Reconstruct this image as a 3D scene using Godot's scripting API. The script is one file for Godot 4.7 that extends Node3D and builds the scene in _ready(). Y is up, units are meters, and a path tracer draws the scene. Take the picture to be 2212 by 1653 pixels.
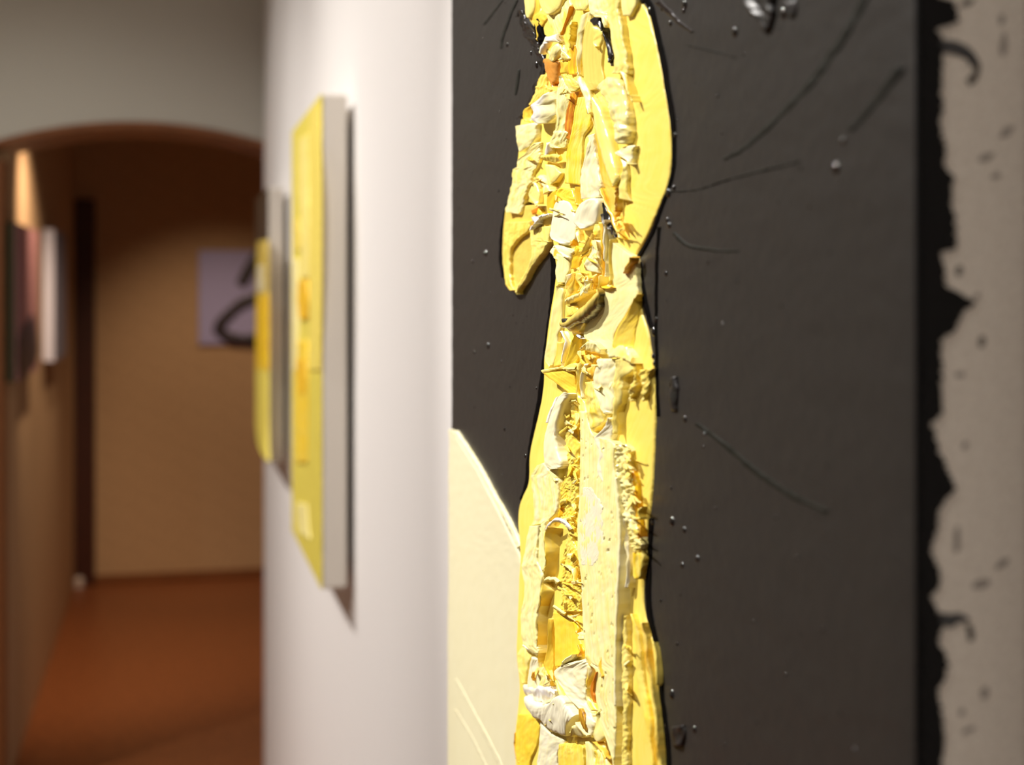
extends Node3D
# A gallery corridor seen along its white wall: an impasto canvas close by, two more canvases further on, and an arched passage behind.

# paint colours (sRGB)
var LEMON := Color8(253, 229, 112)
var LEMONP := Color8(253, 236, 142)
var LEMONO := Color8(238, 224, 130)
var CREAM := Color8(253, 243, 178)
var CREAMW := Color8(248, 240, 200)
var PALE := Color8(240, 234, 204)
var WHITE := Color8(243, 240, 238)
var YEL := Color8(253, 219, 76)
var GOLD := Color8(254, 212, 34)
var OCHRE := Color8(244, 214, 104)
var OCHRE2 := Color8(236, 198, 92)
var AMBER := Color8(240, 186, 48)
var ORANGE := Color8(226, 138, 28)
var ORANGED := Color8(204, 116, 26)
var LEAF := Color8(226, 158, 70)
var LEAF2 := Color8(214, 140, 52)
var BROWN := Color8(140, 90, 24)
var BLACK := Color8(30, 28, 27)
var BLACK2 := Color8(40, 37, 34)
var SMOKE := Color8(70, 62, 48)
var GREYW := Color8(214, 208, 196)
var CREAMF := Color8(228, 221, 184)
var CREAMF2 := Color8(224, 216, 176)
var STAIN := Color8(150, 140, 128)
var SUN := Color8(240, 222, 96)
var SUN2 := Color8(226, 208, 86)
var BARK := Color8(58, 44, 30)
var OLIVE := Color8(190, 164, 70)
var SCR := Color8(33, 31, 28)
var OLIVEY := Color8(226, 196, 86)
var MAUVE := Color8(150, 112, 116)

var fine := FastNoiseLite.new()
var mats := {}
var strokes := 0
var used := {}
const PART_LABELS := {
	"white_blob": "glossy white blob of thick paint", "dark_smear": "yellow smear streaked with black", "orange_leaf": "orange-brown tongue of glossy paint",
	"cream_paint": "flat cream paint field with a slanting edge", "black_patch": "glossy black patch among the yellow", "black_drip": "black paint run onto the raw canvas side",
	"flap_face": "triangular flap of amber paint standing out", "broad_band": "broad smooth band of pale yellow paint", "dark_paint_edge": "ragged black paint edge",
	"orange_slit": "deep orange slit in pale paint", "white_flap": "white fold of thick paint", "looping_brushstroke": "black looping brushstroke",
}


func _ready() -> void:
	# ---- camera
	var cam := Camera3D.new()
	cam.name = "camera"
	add_child(cam)
	var lens := CameraAttributesPhysical.new()
	lens.frustum_focal_length = 50.0
	lens.frustum_focus_distance = 0.89
	lens.exposure_aperture = 5.7
	lens.frustum_near = 0.05
	lens.frustum_far = 60.0
	cam.attributes = lens
	cam.projection = Camera3D.PROJECTION_FRUSTUM
	cam.near = 0.05
	cam.far = 60.0
	cam.size = 0.1 * 826.5 / 3072.0
	cam.frustum_offset = Vector2(0, -0.05 * 203.5 / 3072.0)
	cam.position = Vector3(0, 1.70, 0)
	cam.rotation.y = deg_to_rad(-13.4379)
	cam.current = true
	# ---- sky and exposure
	var env := Environment.new()
	env.background_mode = Environment.BG_COLOR
	env.background_color = Color(0, 0, 0)
	env.tonemap_mode = Environment.TONE_MAPPER_LINEAR
	env.tonemap_exposure = 1.0
	env.sdfgi_enabled = true
	env.ssao_enabled = true
	env.ssil_enabled = true
	var we := WorldEnvironment.new()
	we.name = "world_environment"
	we.environment = env
	add_child(we)
	# ---- the gallery's spotlights on their track, and the passage's downlights
	var warm := Color(1.0, 0.98, 0.955)
	for k in 5:
		var z: float = [0.3, -2.0, -2.35, -3.2, -4.1][k]
		var e: float = [2.9, 14.2, 5.0, 3.8, 3.0][k]
		spot(Vector3(-1.5, 3.6, z), Vector3(0.28, [1.4, 1.5, 0.75, 0.8, 0.9][k], [-2.0, -0.86, -2.3, -3.3, -4.2][k]), e, [36.0, 17.0, 36.0, 34.0, 34.0][k], warm)
	spot(Vector3(-1.6, 3.0, -1.5), Vector3(-0.9, 1.9, -4.96), 0.38, 40.0, warm)
	spot(Vector3(-1.0, 3.3, -0.5), Vector3(0.27, 1.0, -3.1), 2.7, 24.0, warm)
	var amber := Color(1.0, 0.87, 0.72)
	spot(Vector3(0.3, 2.7, -6.0), Vector3(0.28, 0.9, -8.5), 2.6, 23.0, amber)
	spot(Vector3(-0.25, 2.5, -5.33), Vector3(-0.62, 0.75, -6.45), 2.5, 36.0, amber)
	spot(Vector3(0.05, 2.8, -6.6), Vector3(0.0, 0.0, -6.9), 1.3, 34.0, amber)

	setup_materials()
	build_room()
	build_canvases()
	build_passage_things()


func spot(at: Vector3, aim: Vector3, energy: float, angle: float, tint: Color) -> void:
	var l := SpotLight3D.new()
	l.name = "spot_light"
	add_child(l, true)
	l.look_at_from_position(at, aim, Vector3(0.02, 0.1, 1).normalized())
	l.light_energy = energy
	l.light_color = tint
	l.light_size = 0.03
	l.spot_range = 14.0
	l.spot_attenuation = 2.0
	l.spot_angle = angle
	l.spot_angle_attenuation = 0.9
	l.shadow_enabled = true


# ------------------------------------------------------------------ materials
func noise_tex(freq: float, octaves: int, size: int, seed_: int) -> NoiseTexture2D:
	var n := FastNoiseLite.new()
	n.seed = seed_
	n.frequency = freq
	n.fractal_octaves = octaves
	var t := NoiseTexture2D.new()
	t.width = size
	t.height = size
	t.seamless = true
	t.noise = n
	return t


func plain(called: String, c: Color, rough: float, bump: NoiseTexture2D = null, depth := 0.02, tile := 4.0, tint: NoiseTexture2D = null) -> StandardMaterial3D:
	var m := StandardMaterial3D.new()
	m.resource_name = called
	m.albedo_color = c
	m.roughness = rough
	m.uv1_triplanar = true
	m.uv1_scale = Vector3.ONE * tile
	if tint:
		m.albedo_texture = tint
	if bump:
		m.heightmap_enabled = true
		m.heightmap_texture = bump
		m.heightmap_scale = depth
	mats[called] = m
	return m


func ramped(a: Color, b: Color, freq: float, octaves: int, seed_: int) -> NoiseTexture2D:
	var t := noise_tex(freq, octaves, 512, seed_)
	var g := Gradient.new()
	g.set_color(0, a)
	g.set_color(1, b)
	t.color_ramp = g
	return t


func setup_materials() -> void:
	fine.noise_type = FastNoiseLite.TYPE_SIMPLEX
	fine.frequency = 1.0
	fine.fractal_octaves = 2
	var grit := noise_tex(0.03, 4, 512, 3)
	plain("white_wall", Color8(238, 234, 231), 0.75, grit, 0.02, 6.0)
	plain("grey_wall", Color8(197, 195, 184), 0.8, grit, 0.02, 4.0)
	plain("tan_wall", Color8(208, 174, 136), 0.8, grit, 0.02, 4.0, ramped(Color(0.9, 0.9, 0.9), Color.WHITE, 0.012, 3, 8))
	plain("ceiling_paint", Color8(225, 220, 212), 0.85, grit, 0.02, 4.0)
	var f := plain("floor_wood", Color8(170, 101, 57), 0.38, grit, 0.01, 1.0, ramped(Color(0.72, 0.7, 0.68), Color.WHITE, 0.02, 4, 15))
	f.uv1_scale = Vector3(5.0, 1.0, 0.9)
	var w := plain("dark_wood", Color8(78, 34, 18), 0.5, grit, 0.01, 2.0, ramped(Color(0.75, 0.75, 0.75), Color.WHITE, 0.02, 4, 21))
	w.uv1_scale = Vector3(6.0, 0.6, 6.0)
	var b := plain("brown_wood", Color8(150, 92, 46), 0.5, grit, 0.01, 2.0, ramped(Color(0.75, 0.75, 0.75), Color.WHITE, 0.02, 4, 22))
	b.uv1_scale = Vector3(0.8, 6.0, 6.0)
	plain("raw_canvas", Color8(236, 226, 212), 0.9, grit, 0.01, 30.0, ramped(Color(0.9, 0.89, 0.88), Color.WHITE, 0.02, 3, 30))
	plain("white_canvas", Color8(208, 200, 189), 0.85, grit, 0.01, 30.0)
	plain("cool_canvas", Color8(206, 208, 230), 0.85, grit, 0.01, 30.0)
	plain("rubber_white", Color8(235, 225, 220), 0.4)
	var p := plain("oil_paint", Color.WHITE, 0.40, noise_tex(0.02, 4, 512, 40), 0.003, 40.0)
	p.vertex_color_use_as_albedo = true
	p.uv1_scale = Vector3(60.0, 18.0, 60.0)
	var g := plain("glossy_paint", Color.WHITE, 0.20, noise_tex(0.02, 3, 512, 41), 0.002, 40.0)
	g.vertex_color_use_as_albedo = true
	var dk := plain("black_paint", Color8(41, 38, 35), 0.42, noise_tex(0.015, 4, 512, 42), 0.01, 14.0)
	dk.metallic_specular = 0.45
	var be := plain("black_edge", Color8(22, 20, 19), 0.7)
	be.metallic_specular = 0.25
	var mp := plain("matte_paint", Color8(150, 146, 142), 0.65)
	mp.vertex_color_use_as_albedo = true
	mp.metallic_specular = 0.08
	var du := plain("dull_paint", Color.WHITE, 0.6)
	du.vertex_color_use_as_albedo = true
	du.metallic_specular = 0.25
	var bg := plain("black_gloss", Color8(26, 25, 24), 0.10)
	bg.metallic_specular = 1.0
	plain("mauve_paint", Color8(190, 140, 146), 0.6, grit, 0.02, 20.0, ramped(Color(0.7, 0.65, 0.65), Color.WHITE, 0.01, 3, 50))
	plain("lavender_paint", Color8(200, 200, 255), 0.6, grit, 0.02, 20.0, ramped(Color(0.85, 0.84, 0.88), Color.WHITE, 0.008, 3, 51))
	plain("slate_paint", Color8(116, 116, 136), 0.6, grit, 0.02, 20.0)
	plain("olive_canvas", Color8(70, 66, 44), 0.8)
	plain("ink_paint", Color8(44, 32, 48), 0.45)


# ------------------------------------------------------------------ building blocks
func tag(o: Node3D, label := "", category := "", group := "", kind := "") -> Node3D:
	for pair in [["label", label], ["category", category], ["group", group], ["kind", kind]]:
		if pair[1] != "":
			o.set_meta(pair[0], pair[1])
	return o


func node(called: String, at: Vector3, parent: Node = self) -> Node3D:
	var o := Node3D.new()
	o.name = numbered(called)
	parent.add_child(o, true)
	o.position = at
	return o


func numbered(called: String) -> String:
	var k: int = used.get(called, 0)
	used[called] = k + 1
	return called if k == 0 else "%s_%03d" % [called, k]


func put(called: String, m: Mesh, mat: String, parent: Node = self, at := Vector3.ZERO) -> MeshInstance3D:
	var o := MeshInstance3D.new()
	o.name = numbered(called)
	if PART_LABELS.has(called):
		o.set_meta("label", PART_LABELS[called])
	o.mesh = m
	o.material_override = mats[mat]
	parent.add_child(o, true)
	o.position = at
	return o


# a box with chamfered edges between two corners
func slab(lo: Vector3, hi: Vector3, bevel := 0.004) -> ArrayMesh:
	var st := SurfaceTool.new()
	st.begin(Mesh.PRIMITIVE_TRIANGLES)
	st.set_smooth_group(-1)
	var c := (lo + hi) * 0.5
	var h := ((hi - lo) * 0.5).abs()
	var b := minf(bevel, minf(h.x, minf(h.y, h.z)) * 0.5)
	var quad := func(q: Array) -> void:
		var n: Vector3 = (q[1] - q[0]).cross(q[2] - q[0])
		if n.dot((q[0] + q[1] + q[2] + q[3]) * 0.25) > 0.0:
			q = [q[3], q[2], q[1], q[0]]
		for i in [0, 1, 2, 0, 2, 3]:
			st.add_vertex(c + q[i])
	for ax in 3:
		var u := (ax + 1) % 3
		var v := (ax + 2) % 3
		for s in [-1.0, 1.0]:
			var q := []
			for k in [[-1, -1], [1, -1], [1, 1], [-1, 1]]:
				var p := Vector3.ZERO
				p[ax] = s * h[ax]
				p[u] = k[0] * (h[u] - b)
				p[v] = k[1] * (h[v] - b)
				q.append(p)
			quad.call(q)
			for t in [-1.0, 1.0]:
				var e := []
				for k in [[0, -1], [0, 1], [1, 1], [1, -1]]:
					var p := Vector3.ZERO
					p[ax] = s * (h[ax] - (b if k[0] else 0.0))
					p[u] = t * (h[u] - (0.0 if k[0] else b))
					p[v] = k[1] * (h[v] - b)
					e.append(p)
				quad.call(e)
	for sx in [-1.0, 1.0]:
		for sy in [-1.0, 1.0]:
			for sz in [-1.0, 1.0]:
				var s := Vector3(sx, sy, sz)
				var t := [s * Vector3(h.x, h.y - b, h.z - b), s * Vector3(h.x - b, h.y, h.z - b), s * Vector3(h.x - b, h.y - b, h.z)]
				var n: Vector3 = (t[1] - t[0]).cross(t[2] - t[0])
				if n.dot(s) > 0.0:
					t.reverse()
				for p in t:
					st.add_vertex(c + p)
	st.generate_normals()
	return st.commit()


# closed prism of a polygon in the x-y plane between two depths
func prism(poly: PackedVector2Array, z0: float, z1: float) -> ArrayMesh:
	var st := SurfaceTool.new()
	st.begin(Mesh.PRIMITIVE_TRIANGLES)
	st.set_smooth_group(-1)
	var tri := Geometry2D.triangulate_polygon(poly)
	for face in [[z1, 1.0], [z0, -1.0]]:
		for i in range(0, tri.size(), 3):
			var a := poly[tri[i]]
			var b := poly[tri[i + 1]]
			var c := poly[tri[i + 2]]
			if (b - a).cross(c - a) * face[1] > 0.0:
				var t := b
				b = c
				c = t
			for p in [a, b, c]:
				st.add_vertex(Vector3(p.x, p.y, face[0]))
	var ccw := not Geometry2D.is_polygon_clockwise(poly)
	for i in poly.size():
		var a := poly[i]
		var b := poly[(i + 1) % poly.size()]
		var q := [Vector3(a.x, a.y, z0), Vector3(b.x, b.y, z0), Vector3(b.x, b.y, z1), Vector3(a.x, a.y, z1)]
		if z1 > z0 and ccw or z1 < z0 and not ccw:
			q.reverse()
		for k in [0, 1, 2, 0, 2, 3]:
			st.add_vertex(q[k])
	st.generate_normals()
	return st.commit()


# canvas millimetres (along the wall, up, out of the canvas) to a place under a canvas root
func place(p: Vector3) -> Vector3:
	return Vector3(-p.z, p.y, -p.x) * 0.001


func curve(list: Array, f: float, side: int) -> Vector3:
	var n := list.size() - 1
	var x := clampf(f, 0.0, 1.0) * n
	var i := mini(int(x), n - 1)
	var t := x - i
	var q: Array[Vector3] = []
	for k in [i - 1, i, i + 1, i + 2]:
		var r: Array = list[clampi(k, 0, n)]
		q.append(Vector3(r[side], r[side + 1], r[side + 2]))
	return q[1].cubic_interpolate(q[2], q[0], q[3], t) if n > 1 else q[1].lerp(q[2], t)


func grid_mesh(pts: PackedVector3Array, cols: PackedColorArray, rows: int, across: int, flip: bool, st_pts: PackedVector3Array, st_n: PackedVector3Array, st_c: PackedColorArray, st_i: PackedInt32Array) -> void:
	var first := st_pts.size()
	var nrm := PackedVector3Array()
	nrm.resize(pts.size())
	for r in rows - 1:
		for c in across - 1:
			var i := r * across + c
			var n1 := (pts[i + 1] - pts[i]).cross(pts[i + across] - pts[i])
			var n2 := (pts[i + across] - pts[i + across + 1]).cross(pts[i + 1] - pts[i + across + 1])
			nrm[i] += n1
			nrm[i + 1] += n1 + n2
			nrm[i + across] += n1 + n2
			nrm[i + across + 1] += n2
			if flip:
				st_i.append_array([first + i, first + i + 1, first + i + across, first + i + 1, first + i + across + 1, first + i + across])
			else:
				st_i.append_array([first + i, first + i + across, first + i + 1, first + i + 1, first + i + across, first + i + across + 1])
	st_pts.append_array(pts)
	st_c.append_array(cols)
	for v in nrm:
		var u := v.normalized()
		st_n.append(-u if flip else u)


# One stroke of paint laid over the canvas: ribs run across it, from one side [along, up, out] to the other, in millimetres.
func paint(called: String, parent: Node3D, c1: Color, c2: Color, ribs: Array, o: Dictionary) -> MeshInstance3D:
	strokes += 1
	var sd := strokes * 37.7
	var base: float = o.get("base", 1.0)
	var thick: float = o.get("thick", 0.0)
	var rnd: float = o.get("rnd", 0.8)
	var streak: float = o.get("streak", 0.25)
	var lump: float = o.get("lump", 0.25)
	var rag: float = o.get("rag", 0.5)
	var bulge: float = o.get("bulge", 0.0)
	var across_mix: bool = o.get("mix", "") == "across"
	var crumb: float = o.get("crumb", 0.0)
	var pits: bool = o.has("pits")
	var length := 0.0
	var wide := 0.0
	var prev := Vector3.ZERO
	for k in 25:
		var a := curve(ribs, k / 24.0, 0)
		var b := curve(ribs, k / 24.0, 3)
		if k:
			length += prev.distance_to((a + b) * 0.5)
		prev = (a + b) * 0.5
		wide = maxf(wide, (a - b).length())
	var big := o.has("big")
	var step: float = o.get("step", 0.75)
	var n := clampi(int(length / step), 8, 640 if big else 150)
	var m := clampi(int(wide / 1.3), 8, 150 if big else 44)
	var rows := n + 4
	var cols := m + 4
	var pts := PackedVector3Array()
	var cs := PackedColorArray()
	pts.resize(rows * cols)
	cs.resize(rows * cols)
	var under := PackedVector3Array()
	var l1 := c1.srgb_to_linear()
	var l2 := c2.srgb_to_linear()
	var out := Vector3(0, 0, 1)
	for r in rows:
		var f := clampf((r - 2) / float(n - 1), 0.0, 1.0)
		# closer rows near the two ends
		f = lerpf(f, 0.5 - 0.5 * cos(PI * f), 0.25)
		var a := curve(ribs, f, 0)
		var b := curve(ribs, f, 3)
		var a2 := curve(ribs, minf(f + 0.02, 1.0), 0).lerp(curve(ribs, minf(f + 0.02, 1.0), 3), 0.5)
		var a0 := curve(ribs, maxf(f - 0.02, 0.0), 0).lerp(curve(ribs, maxf(f - 0.02, 0.0), 3), 0.5)
		var w := a.distance_to(b)
		var dir := (b - a) / maxf(w, 0.001)
		var along := f * length
		var flow := (a2 - a0).normalized()
		var nv := dir.cross(flow).normalized()
		if nv.dot(Vector3(-0.6, 0.15, 1.0)) < 0.0:
			nv = -nv
		# ragged sides
		var ra := fine.get_noise_2d(along * 0.07, sd) + 0.35 * fine.get_noise_2d(along * 0.3, sd + 50.0)
		var rb := fine.get_noise_2d(along * 0.07, sd + 9.0) + 0.35 * fine.get_noise_2d(along * 0.3, sd + 70.0)
		var room := minf(rag, w * 0.16)
		a += dir * ra * room * 1.3
		b += dir * rb * room * 1.3
		w = a.distance_to(b)
		var end_off := 0.0
		for c in cols:
			var t := clampf((c - 2) / float(m - 1), 0.0, 1.0)
			t = lerpf(t, 0.5 - 0.5 * cos(PI * t), 0.45)
			var p := a.lerp(b, t)
			var x := t * w
			var e := minf(x, w - x)
			var rw := minf(3.2, w * 0.35)
			var drop := 0.0
			if e < rw:
				var q := 1.0 - e / rw
				drop = rnd * (1.0 - sqrt(maxf(0.0, 1.0 - q * q)))
			var ee := minf(f, 1.0 - f) * length
			var re := minf(1.6, length * 0.25)
			if ee < re:
				var q := 1.0 - ee / re
				drop = maxf(drop, rnd * (1.0 - sqrt(maxf(0.0, 1.0 - q * q))))
			var s1 := fine.get_noise_2d(x * 0.22 + sd, along * 0.016 + sd)
			var s2 := fine.get_noise_2d(x * 0.035 + sd * 2.0, along * 0.055)
			var s3 := fine.get_noise_2d(x * 0.05 - sd, along * 0.10 + sd)
			var up := bulge * 4.0 * t * (1.0 - t) - drop + streak * 0.38 * s1 + lump * (0.8 * s2 + 0.35 * s3)
			up += streak * 0.16 * fine.get_noise_2d(x * 0.7 + sd, along * 0.012 - sd)
			if crumb > 0.0:
				var k1 := fine.get_noise_2d(x * 0.07 - sd, along * 0.22 + sd)
				up += crumb * (absf(k1) * 2.0 - 0.5)
			if pits:
				var pn := fine.get_noise_2d(p.x * 0.055 + 300.0, p.y * 0.19)
				if pn > 0.74:
					up -= (pn - 0.74) * 9.0
			var inner := c >= 2 and c < cols - 2 and r >= 2 and r < rows - 2
			var blend := clampf(0.42 + s1 * 0.75 + s2 * 0.45, 0.0, 1.0)
			if across_mix:
				blend = clampf(smoothstep(0.12, 0.85, t) + s1 * 0.25, 0.0, 1.0)
			else:
				blend *= clampf(0.35 + streak * 1.3, 0.0, 1.0)
			var rim := minf(c, cols - 1 - c)
			var rimr := minf(r, rows - 1 - r)
			var ring := minf(rim, rimr)
			var top := p + nv * up
			if not inner:
				var g := (2.0 - ring) * 0.5
				if thick > 0.0:
					top = p + nv * (up - thick * g)
				else:
					top = Vector3(top.x, top.y, lerpf(top.z, minf(base, top.z), g))
					if ring == 1:
						top += out * s3 * lump * 0.6 + dir * s2 * rag * 0.8
			pts[r * cols + c] = place(top)
			cs[r * cols + c] = l1.lerp(l2, blend)
			if thick > 0.0:
				under.append(place(p + nv * (up - thick)))
	var vp := PackedVector3Array()
	var vn := PackedVector3Array()
	var vc := PackedColorArray()
	var vi := PackedInt32Array()
	# which way the surface faces: outwards from the canvas, or towards the near end where it stands upright
	var mid := (rows / 2) * cols + cols / 2
	var nn := (pts[mid + 1] - pts[mid - 1]).cross(pts[mid + cols] - pts[mid - cols])
	var flip := nn.dot(Vector3(-1.0, 0.15, 0.6)) < 0.0
	grid_mesh(pts, cs, rows, cols, flip, vp, vn, vc, vi)
	if thick > 0.0:
		grid_mesh(under, cs, rows, cols, not flip, vp, vn, vc, vi)
	var arr := []
	arr.resize(Mesh.ARRAY_MAX)
	arr[Mesh.ARRAY_VERTEX] = vp
	arr[Mesh.ARRAY_NORMAL] = vn
	arr[Mesh.ARRAY_COLOR] = vc
	arr[Mesh.ARRAY_INDEX] = vi
	var mesh := ArrayMesh.new()
	mesh.add_surface_from_arrays(Mesh.PRIMITIVE_TRIANGLES, arr)
	return put(called, mesh, "dull_paint" if o.has("dull") else "matte_paint" if o.has("matte") else "glossy_paint" if o.has("gloss") else "oil_paint", parent)


# ------------------------------------------------------------------ the room
func build_room() -> void:
	tag(put("floor", slab(Vector3(-2.7, -0.1, -8.7), Vector3(1.6, 0.0, 2.4)), "floor_wood"), "", "", "", "structure")
	tag(put("ceiling", slab(Vector3(-2.7, 3.9, -8.7), Vector3(1.6, 4.0, 2.4)), "ceiling_paint"), "", "", "", "structure")
	tag(put("wall_right", slab(Vector3(0.307, 0.0, -4.96), Vector3(0.43, 3.9, 2.3), 0.006), "white_wall"), "", "", "", "structure")
	tag(put("wall_left", slab(Vector3(-2.7, 0.0, -4.96), Vector3(-2.6, 3.9, 2.3)), "white_wall"), "", "", "", "structure")
	tag(put("wall_near", slab(Vector3(-2.7, 0.0, 2.3), Vector3(1.6, 3.9, 2.4)), "white_wall"), "", "", "", "structure")
	tag(put("wall_outer", slab(Vector3(1.5, 0.0, -8.7), Vector3(1.6, 3.9, 2.3)), "grey_wall"), "", "", "", "structure")
	# the cross wall with its arch
	var poly := PackedVector2Array([Vector2(-2.6, 0.0), Vector2(-2.6, 3.9), Vector2(1.5, 3.9), Vector2(1.5, 0.0), Vector2(0.52, 0.0)])
	var arc := PackedVector2Array()
	for k in 33:
		var x := lerpf(0.52, -0.64, k / 32.0)
		arc.append(Vector2(x, 0.8025 + sqrt(1.46 * 1.46 - (x + 0.101) * (x + 0.101))))
	poly.append_array(arc)
	poly.append(Vector2(-0.64, 0.0))
	tag(put("wall_cross", prism(poly, -5.12, -4.96), "grey_wall"), "", "", "", "structure")
	# wooden lining under the arch
	var lin := PackedVector2Array()
	for p in arc:
		lin.append(p)
	for k in 33:
		var p := arc[32 - k]
		lin.append(p - Vector2(0, 0.022))
	tag(put("trim_1", prism(lin, -5.3, -4.952), "brown_wood"), "", "", "", "structure")
	# the passage behind
	tag(put("wall_passage_left", slab(Vector3(-0.66, 0.0, -8.51), Vector3(-0.545, 3.0, -5.121)), "tan_wall"), "", "", "", "structure")
	tag(put("trim_3", slab(Vector3(-0.639, 0.0, -5.12), Vector3(-0.5455, 2.13, -4.97)), "brown_wood"), "", "", "", "structure")
	tag(put("wall_passage_back", slab(Vector3(-0.66, 0.0, -8.62), Vector3(1.5, 3.0, -8.51)), "tan_wall"), "", "", "", "structure")
	tag(put("ceiling_passage", slab(Vector3(-0.66, 3.0, -8.62), Vector3(1.5, 3.08, -5.12)), "ceiling_paint"), "", "", "", "structure")
	tag(put("trim_2", slab(Vector3(-0.545, 0.0, -8.51), Vector3(-0.43, 2.21, -8.47)), "dark_wood"), "", "", "", "structure")
	tag(put("baseboard_back", slab(Vector3(-0.43, 0.0, -8.51), Vector3(1.5, 0.05, -8.495)), "brown_wood"), "", "", "", "structure")


func build_canvases() -> void:
	# ---- the near canvas; its root stands at the near bottom corner of the front
	var canvas_root := node("impasto_painting", Vector3(0.25, 1.19, -0.4442))
	tag(canvas_root, "large black canvas with a thick yellow impasto figure and raw beige side edge", "painting", "canvases on the white wall")
	put("canvas", slab(place(Vector3(0, 0, -44.5)), place(Vector3(840.5, 843, -0.4)), 0.003), "raw_canvas", canvas_root)
	var ground := node("dark_ground", Vector3.ZERO, canvas_root)
	put("dark_paint", dark_front(840.5, 843.0), "black_paint", ground)
	put("dark_paint_edge", dark_edge(), "black_edge", ground)
	var fig := node("yellow_figure", Vector3.ZERO, canvas_root)
	paint("black_ridge", ground, BLACK, BLACK2, [[302.8,672.1,1.7,287,668.9,1.7], [285.4,663.1,1.7,274.8,661.5,1.7], [274,648.6,1.7,265.1,647.5,1.7], [262.9,629.6,1.7,254.3,628.8,1.7], [253.6,609,1.7,245.1,608.4,1.7], [247.9,594,1.7,239.6,593.5,1.7], [245.8,577.1,1.7,238.9,577,1.7], [248.6,566.7,1.7,243.1,566.5,1.7], [265.9,550.9,1.7,260,550.4,1.7], [280.8,538.1,1.7,275.5,537.4,1.7], [302.8,527.1,1.7,296.4,526,1.7]], {"rnd":0.5,"lump":0.15,"rag":0.3,"matte":1})
	paint("black_ridge", ground, BLACK, BLACK2, [[303.8,526.1,1.9,294.2,524.4,1.9], [299,515.8,1.9,289.5,514.3,1.9], [291.1,503.2,1.9,283.3,503.3,1.9], [283.3,492.1,1.9,277.2,493.4,1.9], [277.2,488,1.9,271.2,488.2,1.9]], {"rnd":0.6,"lump":0.2,"matte":1})
	paint("black_ridge", ground, BLACK, BLACK2, [[267.9,542.5,1.5,262.1,542.2,1.5], [270.9,525.4,1.5,265.7,525.3,1.5], [271.6,505.8,1.5,267.2,505.9,1.5], [272.4,486.2,1.5,267.9,486.3,1.5], [270.9,466.6,1.5,265.7,466.9,1.5], [268.6,442.3,1.5,264.2,442.7,1.5]], {"rnd":0.4,"lump":0.1,"matte":1})
	paint("black_ridge", ground, BLACK, BLACK2, [[280.5,386.6,1.8,273,387.8,1.8], [283.6,371.2,1.8,276,372.5,1.8], [286.7,350.6,1.8,277.5,352.5,1.8], [283.6,333.8,1.8,274.5,335.9,1.8], [273,321.4,1.8,265.6,323.2,1.8], [264.1,296.9,1.8,256.9,298.9,1.8], [255.4,275.2,1.8,248.4,277.4,1.8], [254,260.1,1.8,245.6,262.9,1.8]], {"rnd":0.6,"lump":0.15,"matte":1})
	paint("black_ridge", ground, BLACK, BLACK2, [[612.4,574.6,3,594.1,573.6,3], [623.3,564.6,3,604.7,563.7,3], [632.9,547,3,610.8,546.3,3], [636.1,532.7,3,617,532.3,3], [626.5,518.2,3,610.8,518.1,3]], {"rnd":1.2,"lump":0.4,"matte":1})
	paint("black_ridge", ground, BLACK, BLACK2, [[483.7,533.4,2.6,467,534,2.6], [481.2,523.4,2.6,467,523.2,2.6], [482.5,507.8,2.6,468.2,507.8,2.6], [488.5,492.1,2.6,475.3,492.3,2.6], [495.9,476.1,2.6,482.5,476.6,2.6], [506,456.6,2.6,491,457.4,2.6], [516.2,436.7,2.6,500.9,437.8,2.6], [529.3,416.2,2.6,512.4,417.7,2.6], [545.5,394.8,2.6,529.3,396.5,2.6], [553.8,370.4,2.6,534.7,373,2.6], [570.8,354.6,2.6,551,357.4,2.6]], {"rnd":1,"lump":0.4,"matte":1})
	paint("black_ridge", ground, BLACK, BLACK2, [[566.6,714.2,5,549.7,710.3,5], [558.1,702.4,5,541.4,701.4,5], [552.4,694.7,5,517.3,689.2,5], [533.2,684.8,5,506.9,678.8,5], [517.3,675.7,5,496.8,671.7,5], [506.9,667.6,5,489.3,664.8,5], [501.8,657.3,5,489.3,654.8,5], [519.9,651.8,5,506.9,648.4,5], [533.2,643.8,5,519.9,642.1,5], [563.8,634.3,5,546.9,631.3,5]], {"rnd":2,"lump":1.2,"gloss":1})
	paint("black_ridge", ground, BLACK, BLACK2, [[516,698,6,495.4,694.8,6], [513.3,689.8,6,492.9,687.4,6], [505.6,680.1,6,488,677.8,6]], {"rnd":2,"lump":1.2,"matte":1})
	paint("black_scratch", ground, SCR, SCR, [[586.3,725,1.7,577.5,723.2,1.7], [604.2,718.7,1.7,595.2,717,1.7], [619.7,712,1.7,610.3,710.3,1.7], [635.5,704,1.7,626,702.4,1.7], [637.1,697.1,1.7,629.1,695.8,1.7]], {"rnd":0.3,"dull":1})
	paint("black_scratch", ground, SCR, SCR, [[633,734.2,1.5,625.1,732.6,1.5], [669.4,730.2,1.5,660.9,728.6,1.5], [700.9,727,1.5,693.7,725.7,1.5]], {"rnd":0.3,"dull":1})
	paint("black_scratch", ground, SCR, SCR, [[577.5,671.9,1.7,571.7,671,1.7], [584.8,662.6,1.7,576.1,661.4,1.7], [589.2,654.6,1.7,583.3,653.8,1.7]], {"rnd":0.3,"dull":1})
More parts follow.
